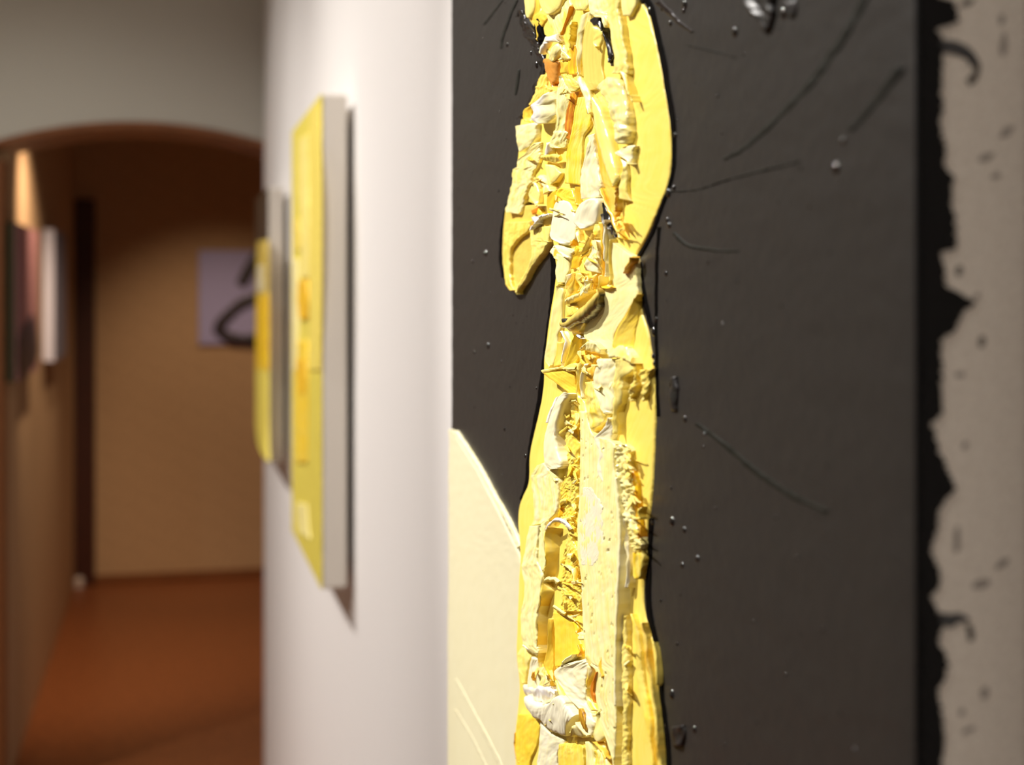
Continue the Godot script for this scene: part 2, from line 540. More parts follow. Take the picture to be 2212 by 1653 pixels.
	paint("black_scratch", ground, SCR, SCR, [[39.6,618.9,1.4,32.4,617.4,1.4], [50.8,610.6,1.4,44,609,1.4], [65.6,602.5,1.4,59.3,600.7,1.4], [88.6,592.1,1.4,82.2,590.3,1.4], [118.3,582.5,1.4,112.6,580.8,1.4], [148.4,574.6,1.4,144.2,573,1.4], [175.8,570.4,1.4,172.4,568.9,1.4]], {"rnd":0.3,"dull":1})
	paint("black_scratch", ground, SCR, SCR, [[12.9,589,1.4,8,587.3,1.4], [26.5,581,1.4,22,579.4,1.4], [39,574.9,1.4,35.3,573.6,1.4], [50.9,570.2,1.4,47.9,569.2,1.4]], {"rnd":0.3,"dull":1})
	paint("black_scratch", ground, SCR, SCR, [[224.9,631.6,1.4,219.7,629.8,1.4], [187.5,622.2,1.4,182.8,620.6,1.4], [164.6,616,1.4,159.1,614.7,1.4]], {"rnd":0.3,"dull":1})
	paint("black_scratch", ground, BLACK, BLACK, [[271.3,661.3,1.9,262.4,660.6,1.9], [251,651.6,1.9,244,651.3,1.9], [235.7,643.6,1.9,230.3,643.6,1.9], [217.2,636.2,1.9,213.4,636,1.9]], {"rnd":0.3,"gloss":1})
	paint("black_scratch", ground, SCR, SCR, [[252.3,559.8,1.4,248.1,560.2,1.4], [212.1,557.8,1.4,209.6,558.5,1.4], [176,559.7,1.4,172.6,560.3,1.4], [133.1,560.6,1.4,130.1,561.6,1.4], [95.3,561.4,1.4,91.8,562.2,1.4]], {"rnd":0.3,"dull":1})
	paint("black_scratch", ground, SCR, SCR, [[245.2,538,1.4,241,539,1.4], [224.9,531,1.4,221,532.3,1.4], [187.5,527.3,1.4,183.9,528.5,1.4], [159.1,526.4,1.4,154.8,527.3,1.4]], {"rnd":0.3,"dull":1})
	paint("black_scratch", ground, SCR, SCR, [[212.1,443.2,1.4,208.3,444.9,1.4], [176,436.4,1.4,171.4,438.4,1.4], [138.2,428.3,1.4,133.1,430.4,1.4], [104.3,423.6,1.4,98.9,425.5,1.4], [69.8,421.6,1.4,65.7,423.3,1.4]], {"rnd":0.3,"dull":1})
	paint("black_lump", ground, BLACK, BLACK2, [[149,639.9,3.4,114.8,633.8,3.4], [143.7,633.5,3.4,116.7,629.1,3.4], [132.4,626.5,3.4,118.6,624,3.4], [129.4,621.6,3.4,122.5,619.5,3.4]], {"rnd":1.5,"lump":1.6,"rag":1.2})
	paint("black_lump", ground, BLACK, BLACK2, [[106.2,630.2,2.6,96.2,628.3,2.6], [105.3,625.4,2.6,95.3,623.9,2.6], [102.6,622.6,2.6,97.1,621.2,2.6]], {"rnd":1.2,"lump":1})
	paint("black_lump", ground, BLACK, BLACK2, [[243.1,286.3,3.2,226.8,291.6,3.2], [243.1,281.5,3.2,224.1,287.8,3.2], [240.3,276.3,3.2,228.1,281,3.2]], {"rnd":1.5,"lump":1.4,"rag":1})
	paint("black_lump", ground, BLACK, BLACK2, [[246.1,464.2,2.6,237.8,465.2,2.6], [246.1,456.1,2.6,235.1,457.4,2.6], [246.1,446.6,2.6,236.5,447.5,2.6]], {"rnd":1.2,"lump":1.2,"rag":1})
	paint("cream_paint", canvas_root, CREAMF, CREAMF2, [[844.7,379.8,2.6,822.4,382,2.6], [840.2,366.7,2.6,788.3,372.2,2.6], [844.7,344.8,2.6,725.1,359.5,2.6], [844.7,323.5,2.6,678.2,346.5,2.6], [844.7,302.2,2.6,634.6,334.5,2.6], [844.7,280.8,2.6,597.2,322.9,2.6], [844.7,263.7,2.6,569.3,314,2.6], [844.7,238.1,2.6,549.6,297.6,2.6], [849.2,198.7,2.6,542.8,269.2,2.6], [849.2,155.9,2.6,542.8,236.1,2.6], [849.2,108.8,2.6,542.8,199.7,2.6], [849.2,48.8,2.6,542.8,153.3,2.6]], {"rnd":0.5,"streak":0.06,"lump":0.12,"rag":0.5})
	paint("cream_ridge", canvas_root, CREAMW, CREAM, [[817.3,380,3.6,804.4,382.9,3.6], [771.1,370.8,3.6,759,374.5,3.6], [716.7,359,3.6,703.8,362.9,3.6], [656.6,344,3.6,646.6,347.7,3.6], [608.3,331.6,3.6,597.6,335.4,3.6], [572.4,318.3,3.6,561,322.4,3.6]], {"rnd":0.8,"lump":0.3,"rag":0.6})
	paint("cream_ridge", canvas_root, CREAMF, CREAMF2, [[816.3,156.1,3,803.4,161.3,3], [734.8,148.6,3,721.6,154,3], [649.5,138.8,3,633.1,145.5,3], [629.9,134.4,3,617.3,139.3,3]], {"rnd":0.5,"lump":0.1})
	paint("cream_ridge", canvas_root, CREAMF, CREAMF2, [[816.5,128.9,2.9,805.8,133.3,2.9], [742.8,126.5,2.9,733.2,130.7,2.9], [680.3,119.5,2.9,669.9,124.1,2.9]], {"rnd":0.5,"lump":0.1})
	paint("figure_body", fig, LEMON, YEL, [[445.7,775.2,3.7,401.4,763.5,2], [489.3,779.6,3.7,368.1,747.6,2], [519.7,773.3,3.7,342.5,727.8,2], [538.4,755,3.7,320,703.7,2], [549.4,734.2,3.7,300.3,681.3,2], [550.7,717.9,3.7,292.3,667,2], [543.8,708.2,3.7,281.5,658.6,2], [525,694.9,3.7,275.4,650.1,2], [484.4,679.1,3.7,269.4,642.4,2], [486.8,670.8,3.7,265,634.8,2], [494.2,659.4,3.7,259.2,624.2,2], [504.3,649.7,3.7,254.9,615.2,2], [525,642.8,3.7,250.6,606.7,2], [552.1,636.3,3.7,247.8,599.9,2], [563.4,628.5,3.7,245,593.2,2], [566.2,616,3.7,243.6,584,2], [569.1,606.1,3.7,242.9,576.9,2], [577.8,593.2,3.7,246.4,567.5,2], [583.7,584,3.7,250.6,561.3,2], [552.1,574.5,3.7,257,556.5,2], [486.8,563,3.7,265,550.6,2], [472.4,554.2,3.7,272.4,545.1,2], [471.2,543.3,3.7,283,537.6,2], [467.6,534,3.7,300.3,529.1,2], [462.9,524.7,3.7,303.5,525.6,2], [462.9,520.1,3.7,300.3,514.8,2], [468.8,507.5,3.7,297.1,505.7,2], [474.7,498.9,3.7,290.8,496.2,2], [482,486.3,3.7,282.3,487.6,2], [488.1,473.3,3.7,276.2,477.4,2], [494.2,460.1,3.7,273.2,470.2,2], [494.2,449.1,3.7,270.9,462.7,2], [499.2,436.7,3.7,269.4,453.5,2], [510.7,420.8,3.7,269.4,442,2], [523.7,406.3,3.7,270.2,431.9,2], [534.3,391.1,3.7,270.9,421.2,2], [537,372.7,3.7,273.2,407.5,2], [553.5,359.8,3.7,275.4,399.3,2], [564.8,350.8,3.7,276.9,393.6,2], [569.1,338.9,3.7,280.7,384.9,2], [564.8,325.7,3.7,284.6,374,2], [562,312.7,3.7,286.1,363.8,2], [566.2,297.7,3.7,289.2,352.6,2], [569.1,276.1,3.7,287.7,337.4,2], [572,257.4,3.7,278.4,326.3,2], [573.4,238,3.7,266.5,320.6,2], [564.8,221.9,3.7,262.8,303.3,2], [567.7,207.3,3.7,261.4,293.8,2], [577.8,181.1,3.7,257.7,278.4,2], [579.3,168.4,3.7,256.3,270.2,2], [572,146.8,3.7,254.2,254.1,2]], {"base":0.3,"rnd":1.2,"streak":0.09,"lump":0.06,"rag":0.3,"bulge":1.2,"big":1})
	paint("arm_dab", fig, OLIVEY, OCHRE, [[604.6,572.1,4.5,474.1,566.6,3.9], [612.4,560.5,4.5,467,557,3.9], [615.5,546.5,4.5,471.7,543.3,3.9], [617.1,535.2,4.5,491.1,533.6,3.9], [613.9,525.2,4.5,519.1,525.2,3.9], [607.7,518.1,4.5,540.4,516.9,3.9], [595.5,512.1,4.5,558.4,509.7,3.9], [577.6,506.9,4.5,569.8,506.3,3.9]], {"base":0.5,"rnd":1.6,"streak":0.25,"lump":0.2})
	paint("arm_rim", fig, LEMON, LEMONP, [[524.8,552.7,6.8,470.3,551.7,5.1], [522.3,546.3,6.8,474.9,542.3,5.1], [518.4,541.2,6.8,477.2,540.6,5.1], [517.1,537.4,6.8,489,534.8,5.1], [519.7,531.2,6.8,506.1,529.1,5.1], [532.7,523.9,6.8,523.7,522.5,5.1], [547.3,516.4,6.8,539.4,515,5.1], [561,509.6,6.8,554.1,510.6,5.1], [562.4,506.7,6.8,563.2,506.7,5.1]], {"base":1,"rnd":1.6,"streak":0.3,"lump":0.5,"rag":1.2})
	paint("arm_rim", fig, LEMON, AMBER, [[594.3,559.6,7.3,520,556.9,7.3], [598.4,553.1,7.3,522.5,550.7,7.3], [600.2,549.1,7.3,549,546.6,7.3], [601.4,544.4,7.3,568.3,541.4,7.3], [602,538.3,7.3,579.1,537.1,7.3], [601.4,529.5,7.3,580.9,527.8,7.3], [599.6,522.1,7.3,580.3,520.5,7.3], [593.7,513.3,7.3,574,512.6,7.3], [579.1,507.9,7.3,565.5,508.6,7.3]], {"base":1,"rnd":1.5,"streak":0.3,"lump":0.4,"rag":1})
	paint("paint_paddle", fig, LEMONP, LEMON, [[531.4,717.4,8.8,506.2,712.5,6.3], [529.4,709.8,8.8,506.9,705.5,6.3], [526.4,703.8,8.8,510.7,700.9,6.3], [519.9,698.8,8.8,517,698.2,6.3]], {"base":1,"rnd":1.2,"streak":0.15,"lump":0.2,"bulge":1})
	paint("paint_spike", fig, AMBER, YEL, [[509.1,711.9,6.5,496.2,709.4,4.9], [509.1,702.4,6.5,496.2,700,4.9], [526.2,700.5,6.5,478,692.2,4.9], [509.1,692.3,6.5,487,689.8,4.9], [504.4,685.8,6.5,496.2,686.5,4.9], [502,680.1,6.5,504.2,680.1,4.9]], {"base":1,"rnd":1.2,"streak":0.5,"lump":0.5})
	paint("paint_paddle", fig, LEMONP, LEMON, [[483,707.6,10.5,429.5,697,7.4], [478.8,699.9,10.5,434.6,692.6,7.4], [470.2,694.5,10.5,440.8,689.9,7.4], [460.2,690.2,10.5,451.4,688.5,7.4]], {"base":1,"rnd":1.3,"streak":0.2,"lump":0.2,"bulge":1.5})
	paint("paint_skirt", fig, LEMON, CREAM, [[476.7,692.2,7.1,425.8,694.2,5.3], [470,687.5,7.1,420.8,688.9,5.3], [464.5,682.5,7.1,427.8,682.6,5.3], [460.1,677.2,7.1,438,677.3,5.3], [456.8,674.4,7.1,444.2,674.5,5.3]], {"base":1,"rnd":1.1,"streak":0.5,"lump":0.8,"rag":1.5})
	paint("amber_crease", fig, ORANGE, AMBER, [[415.8,687.3,7.6,419.6,688.6,5.6], [423.4,681.7,7.6,425,682.6,5.6], [431.5,676.6,7.6,432.7,676.9,5.6], [436.9,673.2,7.6,438.8,673,5.6]], {"base":1,"rnd":0.5,"streak":0.3,"lump":0.2})
	paint("paint_slab", fig, LEMONP, LEMON, [[401.3,691.3,10,374,685.9,7], [400.3,686.8,10,375.9,682.2,7], [397.5,683.1,10,376.8,679.3,7], [394.4,680.4,10,381.3,677.7,7]], {"base":1,"rnd":0.8,"streak":0.5,"lump":0.6,"rag":1})
	paint("paint_rope", fig, LEMON, YEL, [[433.7,688.1,6.2,421.7,687.5,4.8], [438.8,679.1,6.2,419.7,678.4,4.8], [440.9,672.8,6.2,417.7,670,4.8], [434.7,666.3,6.2,411.8,663.6,4.8], [426.6,660.5,6.2,410.8,660.2,4.8]], {"base":1,"rnd":1,"streak":0.5,"lump":0.6})
	paint("paint_bead", fig, YEL, LEMONP, [[410.4,676.6,8.2,413,677.2,6], [411.8,672.5,8.2,413.8,673,6], [412.6,667.8,8.2,414.2,668.2,6], [413.3,663.7,8.2,414.6,664,6], [414.1,660.6,8.2,417.3,661.2,6]], {"base":3.58,"rnd":1.2,"lump":0.4,"crumb":1.12,"bulge":1})
	paint("amber_patch", fig, GOLD, ORANGE, [[420.5,662.8,6.8,408.7,662,5.1], [422.5,656.6,6.8,407.7,654.8,5.1], [423.5,650.2,6.8,406.7,647.8,5.1], [420.5,644.9,6.8,407.1,643,5.1]], {"base":1,"rnd":0.8,"streak":0.4,"lump":0.4})
	paint("paint_strip", fig, LEMON, CREAM, [[386.3,675.8,8.8,371.9,676.3,6.3], [393.9,669.3,8.8,376.4,668.9,6.3], [396.2,663.4,8.8,389.3,663.9,6.3], [395.4,655.4,8.8,391.1,654.8,6.3], [393.9,647.3,8.8,393,646.7,6.3], [391.6,640.1,8.8,390.2,640,6.3]], {"base":1,"rnd":0.8,"streak":0.5,"lump":0.4,"rag":1})
	paint("ochre_plate", fig, OCHRE, OCHRE2, [[380.3,671.6,7.1,369.1,670.7,5.3], [385.8,664.3,7.1,351.8,658.5,5.3], [389,654.4,7.1,352.6,648.6,5.3], [388.2,644.9,7.1,354.3,639.8,5.3], [386.1,637,7.1,350.4,631.9,5.3], [381.3,633,7.1,352.2,629,5.3], [373.7,628.5,7.1,364.8,627.7,5.3]], {"base":1,"rnd":0.5,"streak":0.2,"lump":0.1})
	paint("paint_ridge", fig, LEMONP, CREAM, [[367.7,684.5,10,336.1,678.3,7], [364.1,678.7,10,336.1,673.9,7], [362.4,673.8,10,332.8,668.8,7], [357.1,670.3,10,336.1,667.5,7], [341.6,666.9,10,336.1,665.5,7], [333.2,660,10,332.8,660,7]], {"base":1,"rnd":1,"streak":0.7,"lump":1,"rag":1})
	paint("black_patch", fig, BLACK, BLACK2, [[369.9,670.6,7.9,373.6,672.5,5.8], [369.2,669.1,7.9,360.4,671.1,5.8], [363.9,666.1,7.9,354.3,669.5,5.8], [355.1,664,7.9,351.8,665.5,5.8], [348.2,660.2,7.9,348.7,660.7,5.8]], {"base":3.58,"rnd":0.8,"lump":0.8,"gloss":1})
	paint("black_sliver", fig, BLACK, BLACK2, [[343.1,660.1,7.6,345.3,660.8,5.6], [340.1,653.9,7.6,340.2,655,5.6], [338.1,648.1,7.6,334.6,648.6,5.6], [336.1,643.8,7.6,331.1,643.1,5.6], [332.4,639.4,7.6,333,639.5,5.6], [329.8,636.3,7.6,334.6,637.1,5.6]], {"base":3.58,"rnd":0.7,"lump":0.5,"gloss":1})
	paint("paint_flap", fig, LEMON, LEMONP, [[361.7,665.1,8.8,360.4,665,6.3], [362.7,661.2,8.8,347.5,659.4,6.3], [363.6,657.8,8.8,350.1,656.6,6.3], [363.6,655.8,8.8,351.8,653.4,6.3], [355.7,651.5,8.8,356.9,649.8,6.3]], {"base":3,"rnd":0.8,"streak":0.5,"lump":0.7,"rag":1})
	paint("paint_column", fig, LEMONP, LEMON, [[328.5,676.7,9.4,314.7,674,6.7], [331.8,670.5,9.4,317,667.8,6.7], [331.8,664.6,9.4,315.5,661.7,6.7], [328.5,657.2,9.4,312.3,655.4,6.7], [323.6,648.6,9.4,308.5,647.1,6.7], [318.8,641,9.4,304.6,639.8,6.7], [318.8,634.3,9.4,302.3,632.8,6.7], [325.2,631.4,9.4,302.3,627.6,6.7]], {"base":1,"rnd":1.2,"streak":0.7,"lump":0.5,"rag":1})
	paint("paint_plate", fig, LEMONP, CREAM, [[315,674.1,6.5,291.2,669.4,4.9], [314.5,668.2,6.5,293.4,664.2,4.9], [313.4,664.7,6.5,296.8,662.1,4.9], [311.8,661.7,6.5,301.6,659.6,4.9]], {"base":2,"rnd":0.8,"streak":0.2,"lump":0.3})
	paint("paint_curl", fig, CREAM, WHITE, [[480.3,669,11.1,474.5,665.6,8.2], [472.5,670.6,11.7,465.6,667.9,8.2], [465.8,672.9,11.7,452.5,671.4,8.8], [456.9,673.7,11.7,444,669.3,9.4], [446,674.1,11.1,433.4,667,10], [435.5,673.1,10.5,431.4,667.7,10]], {"thick":1.6,"rnd":1,"streak":0.4,"lump":0.7,"bulge":1.2})
	paint("paint_curl", fig, CREAM, LEMONP, [[443.9,665.3,11.7,433.5,667.6,9.4], [448.2,662.7,11.7,430.4,662.7,9.4], [453.6,659.7,11.1,433.5,660.5,8.8], [448.2,656.4,10,439.8,658.2,8.2]], {"thick":1.5,"rnd":1,"streak":0.4,"lump":0.6,"bulge":1})
	paint("paint_tuft", fig, LEMON, CREAM, [[435.6,672.9,9.4,433,670.9,6.7], [433.5,665.9,9.4,426.9,662.7,6.7], [431.4,661.2,9.4,414.9,653.8,6.7], [433.5,656,9.4,428.9,654.3,6.7]], {"base":2,"rnd":1,"streak":0.6,"lump":1.2,"rag":1.5})
	paint("orange_leaf", fig, LEAF, LEAF2, [[469.7,661.4,10.5,468.4,662,7.4], [467.5,657.9,10.5,438.8,656.9,7.4], [465.7,654.2,10.5,441.9,652.4,7.4], [461.3,651.3,10.5,443.4,649.3,7.4], [459,648.4,10.5,445,645.9,7.4], [453.3,643.8,10.5,447.2,643.4,7.4], [445.9,640.7,10.5,453.2,641.9,7.4]], {"base":2,"rnd":1.2,"streak":0.25,"lump":0.2,"bulge":1.5,"gloss":1})
	paint("paint_shelf", fig, YEL, AMBER, [[439.8,657.1,7.6,424.6,654.8,5.6], [438.8,652,7.6,422.6,651.2,5.6], [437.7,647.9,7.6,424.6,646.6,5.6]], {"base":1,"rnd":1,"streak":0.5,"lump":1.2,"rag":1.5})
	paint("paint_edge", fig, LEMON, AMBER, [[491.2,655,7.1,476.5,653.5,5.3], [501,649.7,7.1,478.9,646.7,5.3], [507.2,647.8,7.1,469.6,641.8,5.3], [516,641.8,7.1,488.4,640.1,5.3], [523.7,638.4,7.1,493.2,636.5,5.3]], {"base":0.5,"rnd":1.2,"streak":0.4,"lump":0.6,"rag":2})
	paint("white_blob", fig, WHITE, CREAM, [[461.7,638,12.3,453.1,638,8.8], [476,635.2,12.9,447.8,633.5,8.2], [495.6,634.7,12.9,447.7,629.4,7.6], [485.8,628.6,13.4,447.3,624.2,7.6], [495.1,626.1,12.9,450,621,7.6], [485.2,621.2,11.1,459.7,618.4,8.2]], {"thick":3,"rnd":2,"streak":0.15,"lump":0.3,"bulge":3,"mix":"across","gloss":1})
	paint("paint_edge", fig, YEL, AMBER, [[529.7,636.6,8.8,513.8,637.8,6.3], [535.6,634.7,8.8,516.4,632.5,6.3], [535,631.5,8.8,518.9,628.4,6.3], [528.4,628.2,8.8,513.8,625.3,6.3]], {"base":0.5,"rnd":1.2,"streak":0.4,"lump":0.8,"rag":1.5})
	paint("paint_lobe", fig, CREAM, LEMONP, [[548.9,626,10.5,541,625.4,10], [545.7,622.4,11.1,501.2,623.9,7.6], [543.8,617.1,11.1,499.9,618.8,7.6], [542.7,611.9,10.5,501.2,612.8,7.6], [542,606.7,9.4,511.2,608.9,7.6]], {"base":0.5,"rnd":2,"streak":0.3,"lump":0.5,"bulge":1.5})
	paint("paint_fan", fig, LEMONO, CREAM, [[435.4,646.2,8.8,436.8,646.5,6.3], [438.6,641.5,8.8,426.1,641,6.3], [441.9,636.8,8.8,412.6,633.5,6.3], [443,629.4,8.8,417.8,626.3,6.3], [444.1,620.8,8.8,428.2,619,6.3], [446.3,614.1,8.8,430.4,612.4,6.3], [451.9,610.1,8.8,425.1,608.4,6.3], [461,606.3,8.8,428.2,603.1,6.3], [456.4,601.7,8.8,432.5,599.5,6.3]], {"base":1,"rnd":0.9,"streak":0.8,"lump":1.2,"rag":1.5})
	paint("paint_flap", fig, LEMONO, YEL, [[426.6,645.8,10.5,419.4,645,10.5], [419.4,641.6,11.1,396.9,637.9,8.8], [411.1,636.5,11.1,392.9,633,7.6], [404.9,631.8,10,396.9,631.3,7.6]], {"thick":1.2,"rnd":0.8,"streak":0.5,"lump":0.4})
	paint("amber_crease", fig, ORANGED, AMBER, [[417.2,632.9,7.1,397,631.4,5.9], [419.3,626.5,7.1,407,626.6,5.3], [425.6,622.1,7.1,414.1,620.8,5.3], [428.8,616.8,7.1,418.2,615.1,5.3], [430.3,610.7,7.1,420.3,609.1,5.3], [427.7,605.3,6.5,423.4,603.8,5.3]], {"base":1,"rnd":0.5,"streak":0.5,"lump":0.5})
	paint("paint_strip", fig, LEMONP, CREAM, [[395.8,642.7,9.1,393,643.4,6.5], [395.8,638.3,9.1,391,638.8,6.5], [386,631.4,9.1,377.5,631.4,6.5], [380.2,625.2,9.1,371.9,624.2,6.5], [374.4,619.1,9.1,370,617.6,6.5], [366.9,613.9,9.1,368.2,613.1,6.5]], {"base":2,"rnd":0.8,"streak":0.5,"lump":0.5})
	paint("gold_plate", fig, LEMON, GOLD, [[398.9,627.7,7.6,386.2,626.7,5.6], [403.9,621.7,7.6,375.8,618.3,5.6], [408,615.5,7.6,375.8,611.8,5.6], [411,610.3,7.6,378.6,606.8,5.6], [416.2,604.1,7.6,392,602.8,5.6], [423.5,596.9,7.6,395,595.9,5.6], [424.6,591.3,7.6,396,588.9,5.6], [428.2,583.7,7.6,397.9,581.9,5.6], [427.7,576.8,7.6,399.9,573.7,5.6]], {"base":1,"rnd":0.7,"streak":0.45,"lump":0.25})
	paint("cream_dab", fig, CREAMW, CREAM, [[377.4,601.7,8.2,368,602.4,6], [373.6,595.4,8.2,366.2,594.8,6], [381.2,589.7,8.2,362.5,587.5,6], [389,583.3,8.2,358.9,580.3,6], [390.9,576.3,8.2,354.4,572.6,6], [389,569.6,8.2,353.5,567.8,6], [389,564.2,8.2,359.8,563.5,6]], {"base":1,"rnd":1,"streak":0.4,"lump":0.9,"rag":1,"gloss":1})
	paint("amber_groove", fig, AMBER, OCHRE, [[370.1,612.8,6.5,371.5,613,4.9], [365.4,605.3,6.5,363.2,604,4.9], [361.8,596.4,6.5,355.1,594.7,4.9], [358.1,587.6,6.5,346.2,586.1,4.9], [354.5,578.9,6.5,335.8,576.4,4.9], [350,572.3,6.5,324,568.4,4.9], [342.1,566.5,6.5,322.4,565.2,4.9], [336,559.9,6.5,322.4,559.1,4.9], [333.5,552.6,6.5,324,553.2,4.9], [330.9,548.4,6.5,329.1,549.3,4.9]], {"base":1,"rnd":0.6,"streak":0.25,"lump":0.25})
	paint("paint_tongue", fig, LEMONP, LEMON, [[361.2,620.6,10,358.2,623.7,7], [358.8,615,10,345.6,614.5,7], [353.9,606,10,338.6,605.4,7], [347.9,596,10,330,595.3,7], [340.4,587,10,325,586.6,7], [332.6,578.1,10,317.5,578.4,7], [325.2,571.4,10,313.9,572.1,7], [317.8,567.4,10,318.3,567.3,7]], {"base":2,"rnd":1.8,"streak":0.3,"lump":0.25,"bulge":1.5,"gloss":1})
	paint("paint_ridge", fig, LEMONP, CREAM, [[348.4,626,10.2,338.9,632.3,7.2], [343,623.4,10.2,317,627.1,7.2], [330.8,616.7,10.2,307.2,618.7,7.2], [324,609.2,10.2,300.8,608,7.2], [318.9,602.1,10.2,297.7,599.8,7.2], [313.9,595.5,10.2,296.9,593.8,7.2], [312.3,590.4,10.2,302.4,589,7.2]], {"base":2,"rnd":1.4,"streak":0.5,"lump":1.3,"rag":1,"bulge":1,"gloss":1})
	paint("paint_ridge", fig, LEMON, LEMONP, [[311.9,631.3,8.8,305.1,630.3,6.3], [299,622.5,8.8,299.5,623.1,6.3], [292.7,615.8,8.8,294.8,616.6,6.3], [288.9,610.4,8.8,292.5,611.4,6.3]], {"base":2,"rnd":0.9,"streak":0.5,"lump":0.4})
	paint("paint_fan", fig, CREAMW, LEMONP, [[321.2,586.8,8.2,306.1,588.9,6], [317,584.9,8.2,292,588,6], [310.5,582.8,8.2,293.6,584.7,6], [300.8,580,8.2,295.9,580.1,6], [295.3,577.5,8.2,298.2,577.3,6]], {"base":2,"rnd":0.8,"streak":0.8,"lump":0.7,"rag":1})
	paint("paint_fan", fig, LEMONP, LEMON, [[316.6,583.4,6.8,308.8,581.2,5.1], [310.1,576.8,6.8,307.2,576.6,5.1], [313.4,572.1,6.8,307.2,571.6,5.1], [316.6,565.8,6.8,307.2,564.7,5.1], [315,559.7,6.8,302.5,558,5.1]], {"base":2,"rnd":0.8,"streak":0.8,"lump":0.9,"rag":1})
	paint("paint_curl", fig, LEMON, YEL, [[477.9,596.2,11.1,485.8,596.6,7.7], [461.5,596.5,11.1,469.7,593.8,7.7], [443.3,595.5,11.1,451.5,591.3,7.7], [428,593.3,11.1,437.2,591,7.7]], {"thick":1.4,"rnd":0.8,"streak":0.4,"lump":0.5})
	paint("white_dab", fig, WHITE, CREAM, [[462.4,605.5,10.2,461.3,606.4,7.2], [468.3,601,10.2,461.3,600.5,7.2], [469.4,597.3,10.2,467,597.1,7.2]], {"base":3,"rnd":1.4,"streak":0.2,"lump":0.5,"bulge":1,"gloss":1})
	paint("paint_leaf", fig, LEMONP, LEMON, [[468.2,592.7,10,456.3,591.2,7], [467,587.9,10,445.1,587.3,7], [464.7,583.5,10,439,583.9,7], [460.1,579.7,10,448.5,579.4,7], [454.4,576.9,10,459.7,577.3,7]], {"base":2,"rnd":1,"streak":0.3,"lump":0.5})
	paint("paint_leaf", fig, CREAM, YEL, [[492.1,584.7,10,488.9,587.9,7], [482.4,581.3,10,477,583.9,7], [474.1,577.1,10,467.7,579.1,7], [474.1,572.6,10,460.8,573.9,7]], {"base":2,"rnd":1,"streak":0.4,"lump":0.7})
	paint("paint_leaf", fig, LEMONP, LEMON, [[502.1,581.5,10.2,502.9,583.4,7.2], [511.5,576.5,10.2,495.5,578.6,7.2], [511,572.8,10.2,492.6,574.1,7.2], [494.7,567.8,10.2,492.6,569.3,7.2], [485.6,565.2,10.2,493.1,565.9,7.2]], {"base":2,"rnd":1,"streak":0.3,"lump":0.5})
	paint("paint_strip", fig, CREAM, LEMON, [[502.9,609.3,9.1,493.4,609,6.5], [523.3,605.6,9.1,493.4,605.3,6.5], [547.3,602.1,9.1,495.3,598.8,6.5], [552.8,597.4,9.1,503.2,593.3,6.5], [563.9,595.7,9.1,510.7,590.8,6.5], [568.1,588.1,9.1,517,585.1,6.5], [569.5,585,9.1,526,581.3,6.5], [578.1,577.6,9.1,533.8,576.2,6.5], [585.4,570.8,9.1,544.4,569.8,6.5], [586.3,566.5,9.1,552.5,563.1,6.5]], {"base":0.5,"rnd":1.3,"streak":0.4,"lump":0.5,"rag":2})
	paint("amber_block", fig, AMBER, GOLD, [[470,572.7,7.6,450.3,574.9,5.6], [473.5,566.9,7.6,455.8,568.3,5.6], [471.8,562,7.6,459.2,562.6,5.6], [465.4,558.4,7.6,462.6,558.6,5.6]], {"base":1,"rnd":0.8,"streak":0.3,"lump":0.5})
	paint("orange_bit", fig, ORANGE, ORANGED, [[516,564.4,7.1,502.9,566.5,5.3], [514.7,561.2,7.1,505.4,561.7,5.3]], {"base":1,"rnd":0.6,"lump":0.5})
	paint("gold_bit", fig, GOLD, YEL, [[496.2,564.6,7.6,487.1,561.7,5.6], [499.9,560.5,7.6,484.7,558.5,5.6]], {"base":1,"rnd":0.6,"lump":0.7})
	paint("gold_flow", fig, YEL, GOLD, [[442.8,575,7.1,417.3,572.1,5.3], [451.6,570.9,7.1,411.2,567.2,5.3], [434.1,566.3,7.1,408.1,564.8,5.3], [423.5,563.4,7.1,406.1,561.3,5.3], [411,557.7,7.1,407.1,557.5,5.3]], {"base":1,"rnd":0.9,"streak":0.4,"lump":0.6,"rag":1})
	paint("paint_ridge", fig, LEMON, YEL, [[400.9,572.6,8.5,404.1,572.9,6.2], [399.9,568.1,8.5,400.1,568.2,6.2], [397.9,562.5,8.5,398.1,562.5,6.2]], {"base":1,"rnd":0.7,"lump":0.5})
	paint("pale_slab", fig, PALE, CREAMW, [[443.1,566,9.4,431.2,566.5,6.7], [448.7,561.9,9.4,418.6,563.7,6.7], [450.9,557.4,9.4,408.3,556.4,6.7], [454.3,553.9,9.4,403.3,551,6.7], [457.7,547.6,9.4,404.3,545.5,6.7], [457.7,544,9.4,406.3,540.6,6.7], [449.8,541.4,9.4,412.4,538.8,6.7], [430,538.9,9.4,422.8,538,6.7]], {"base":1,"rnd":1,"streak":0.14,"lump":0.3})
	paint("pale_slab", fig, CREAMW, PALE, [[372.3,562,10.8,364.7,563.8,7.5], [381.9,561,10.8,355.5,562.1,7.5], [389.8,557.1,10.8,353.7,556.8,7.5], [396.8,551.2,10.8,356.4,549.9,7.5], [388.8,547.8,10.8,360.1,547.7,7.5], [378.1,545.1,10.8,368.4,545.7,7.5]], {"base":1,"rnd":2,"streak":0.14,"lump":0.6,"bulge":1.5})
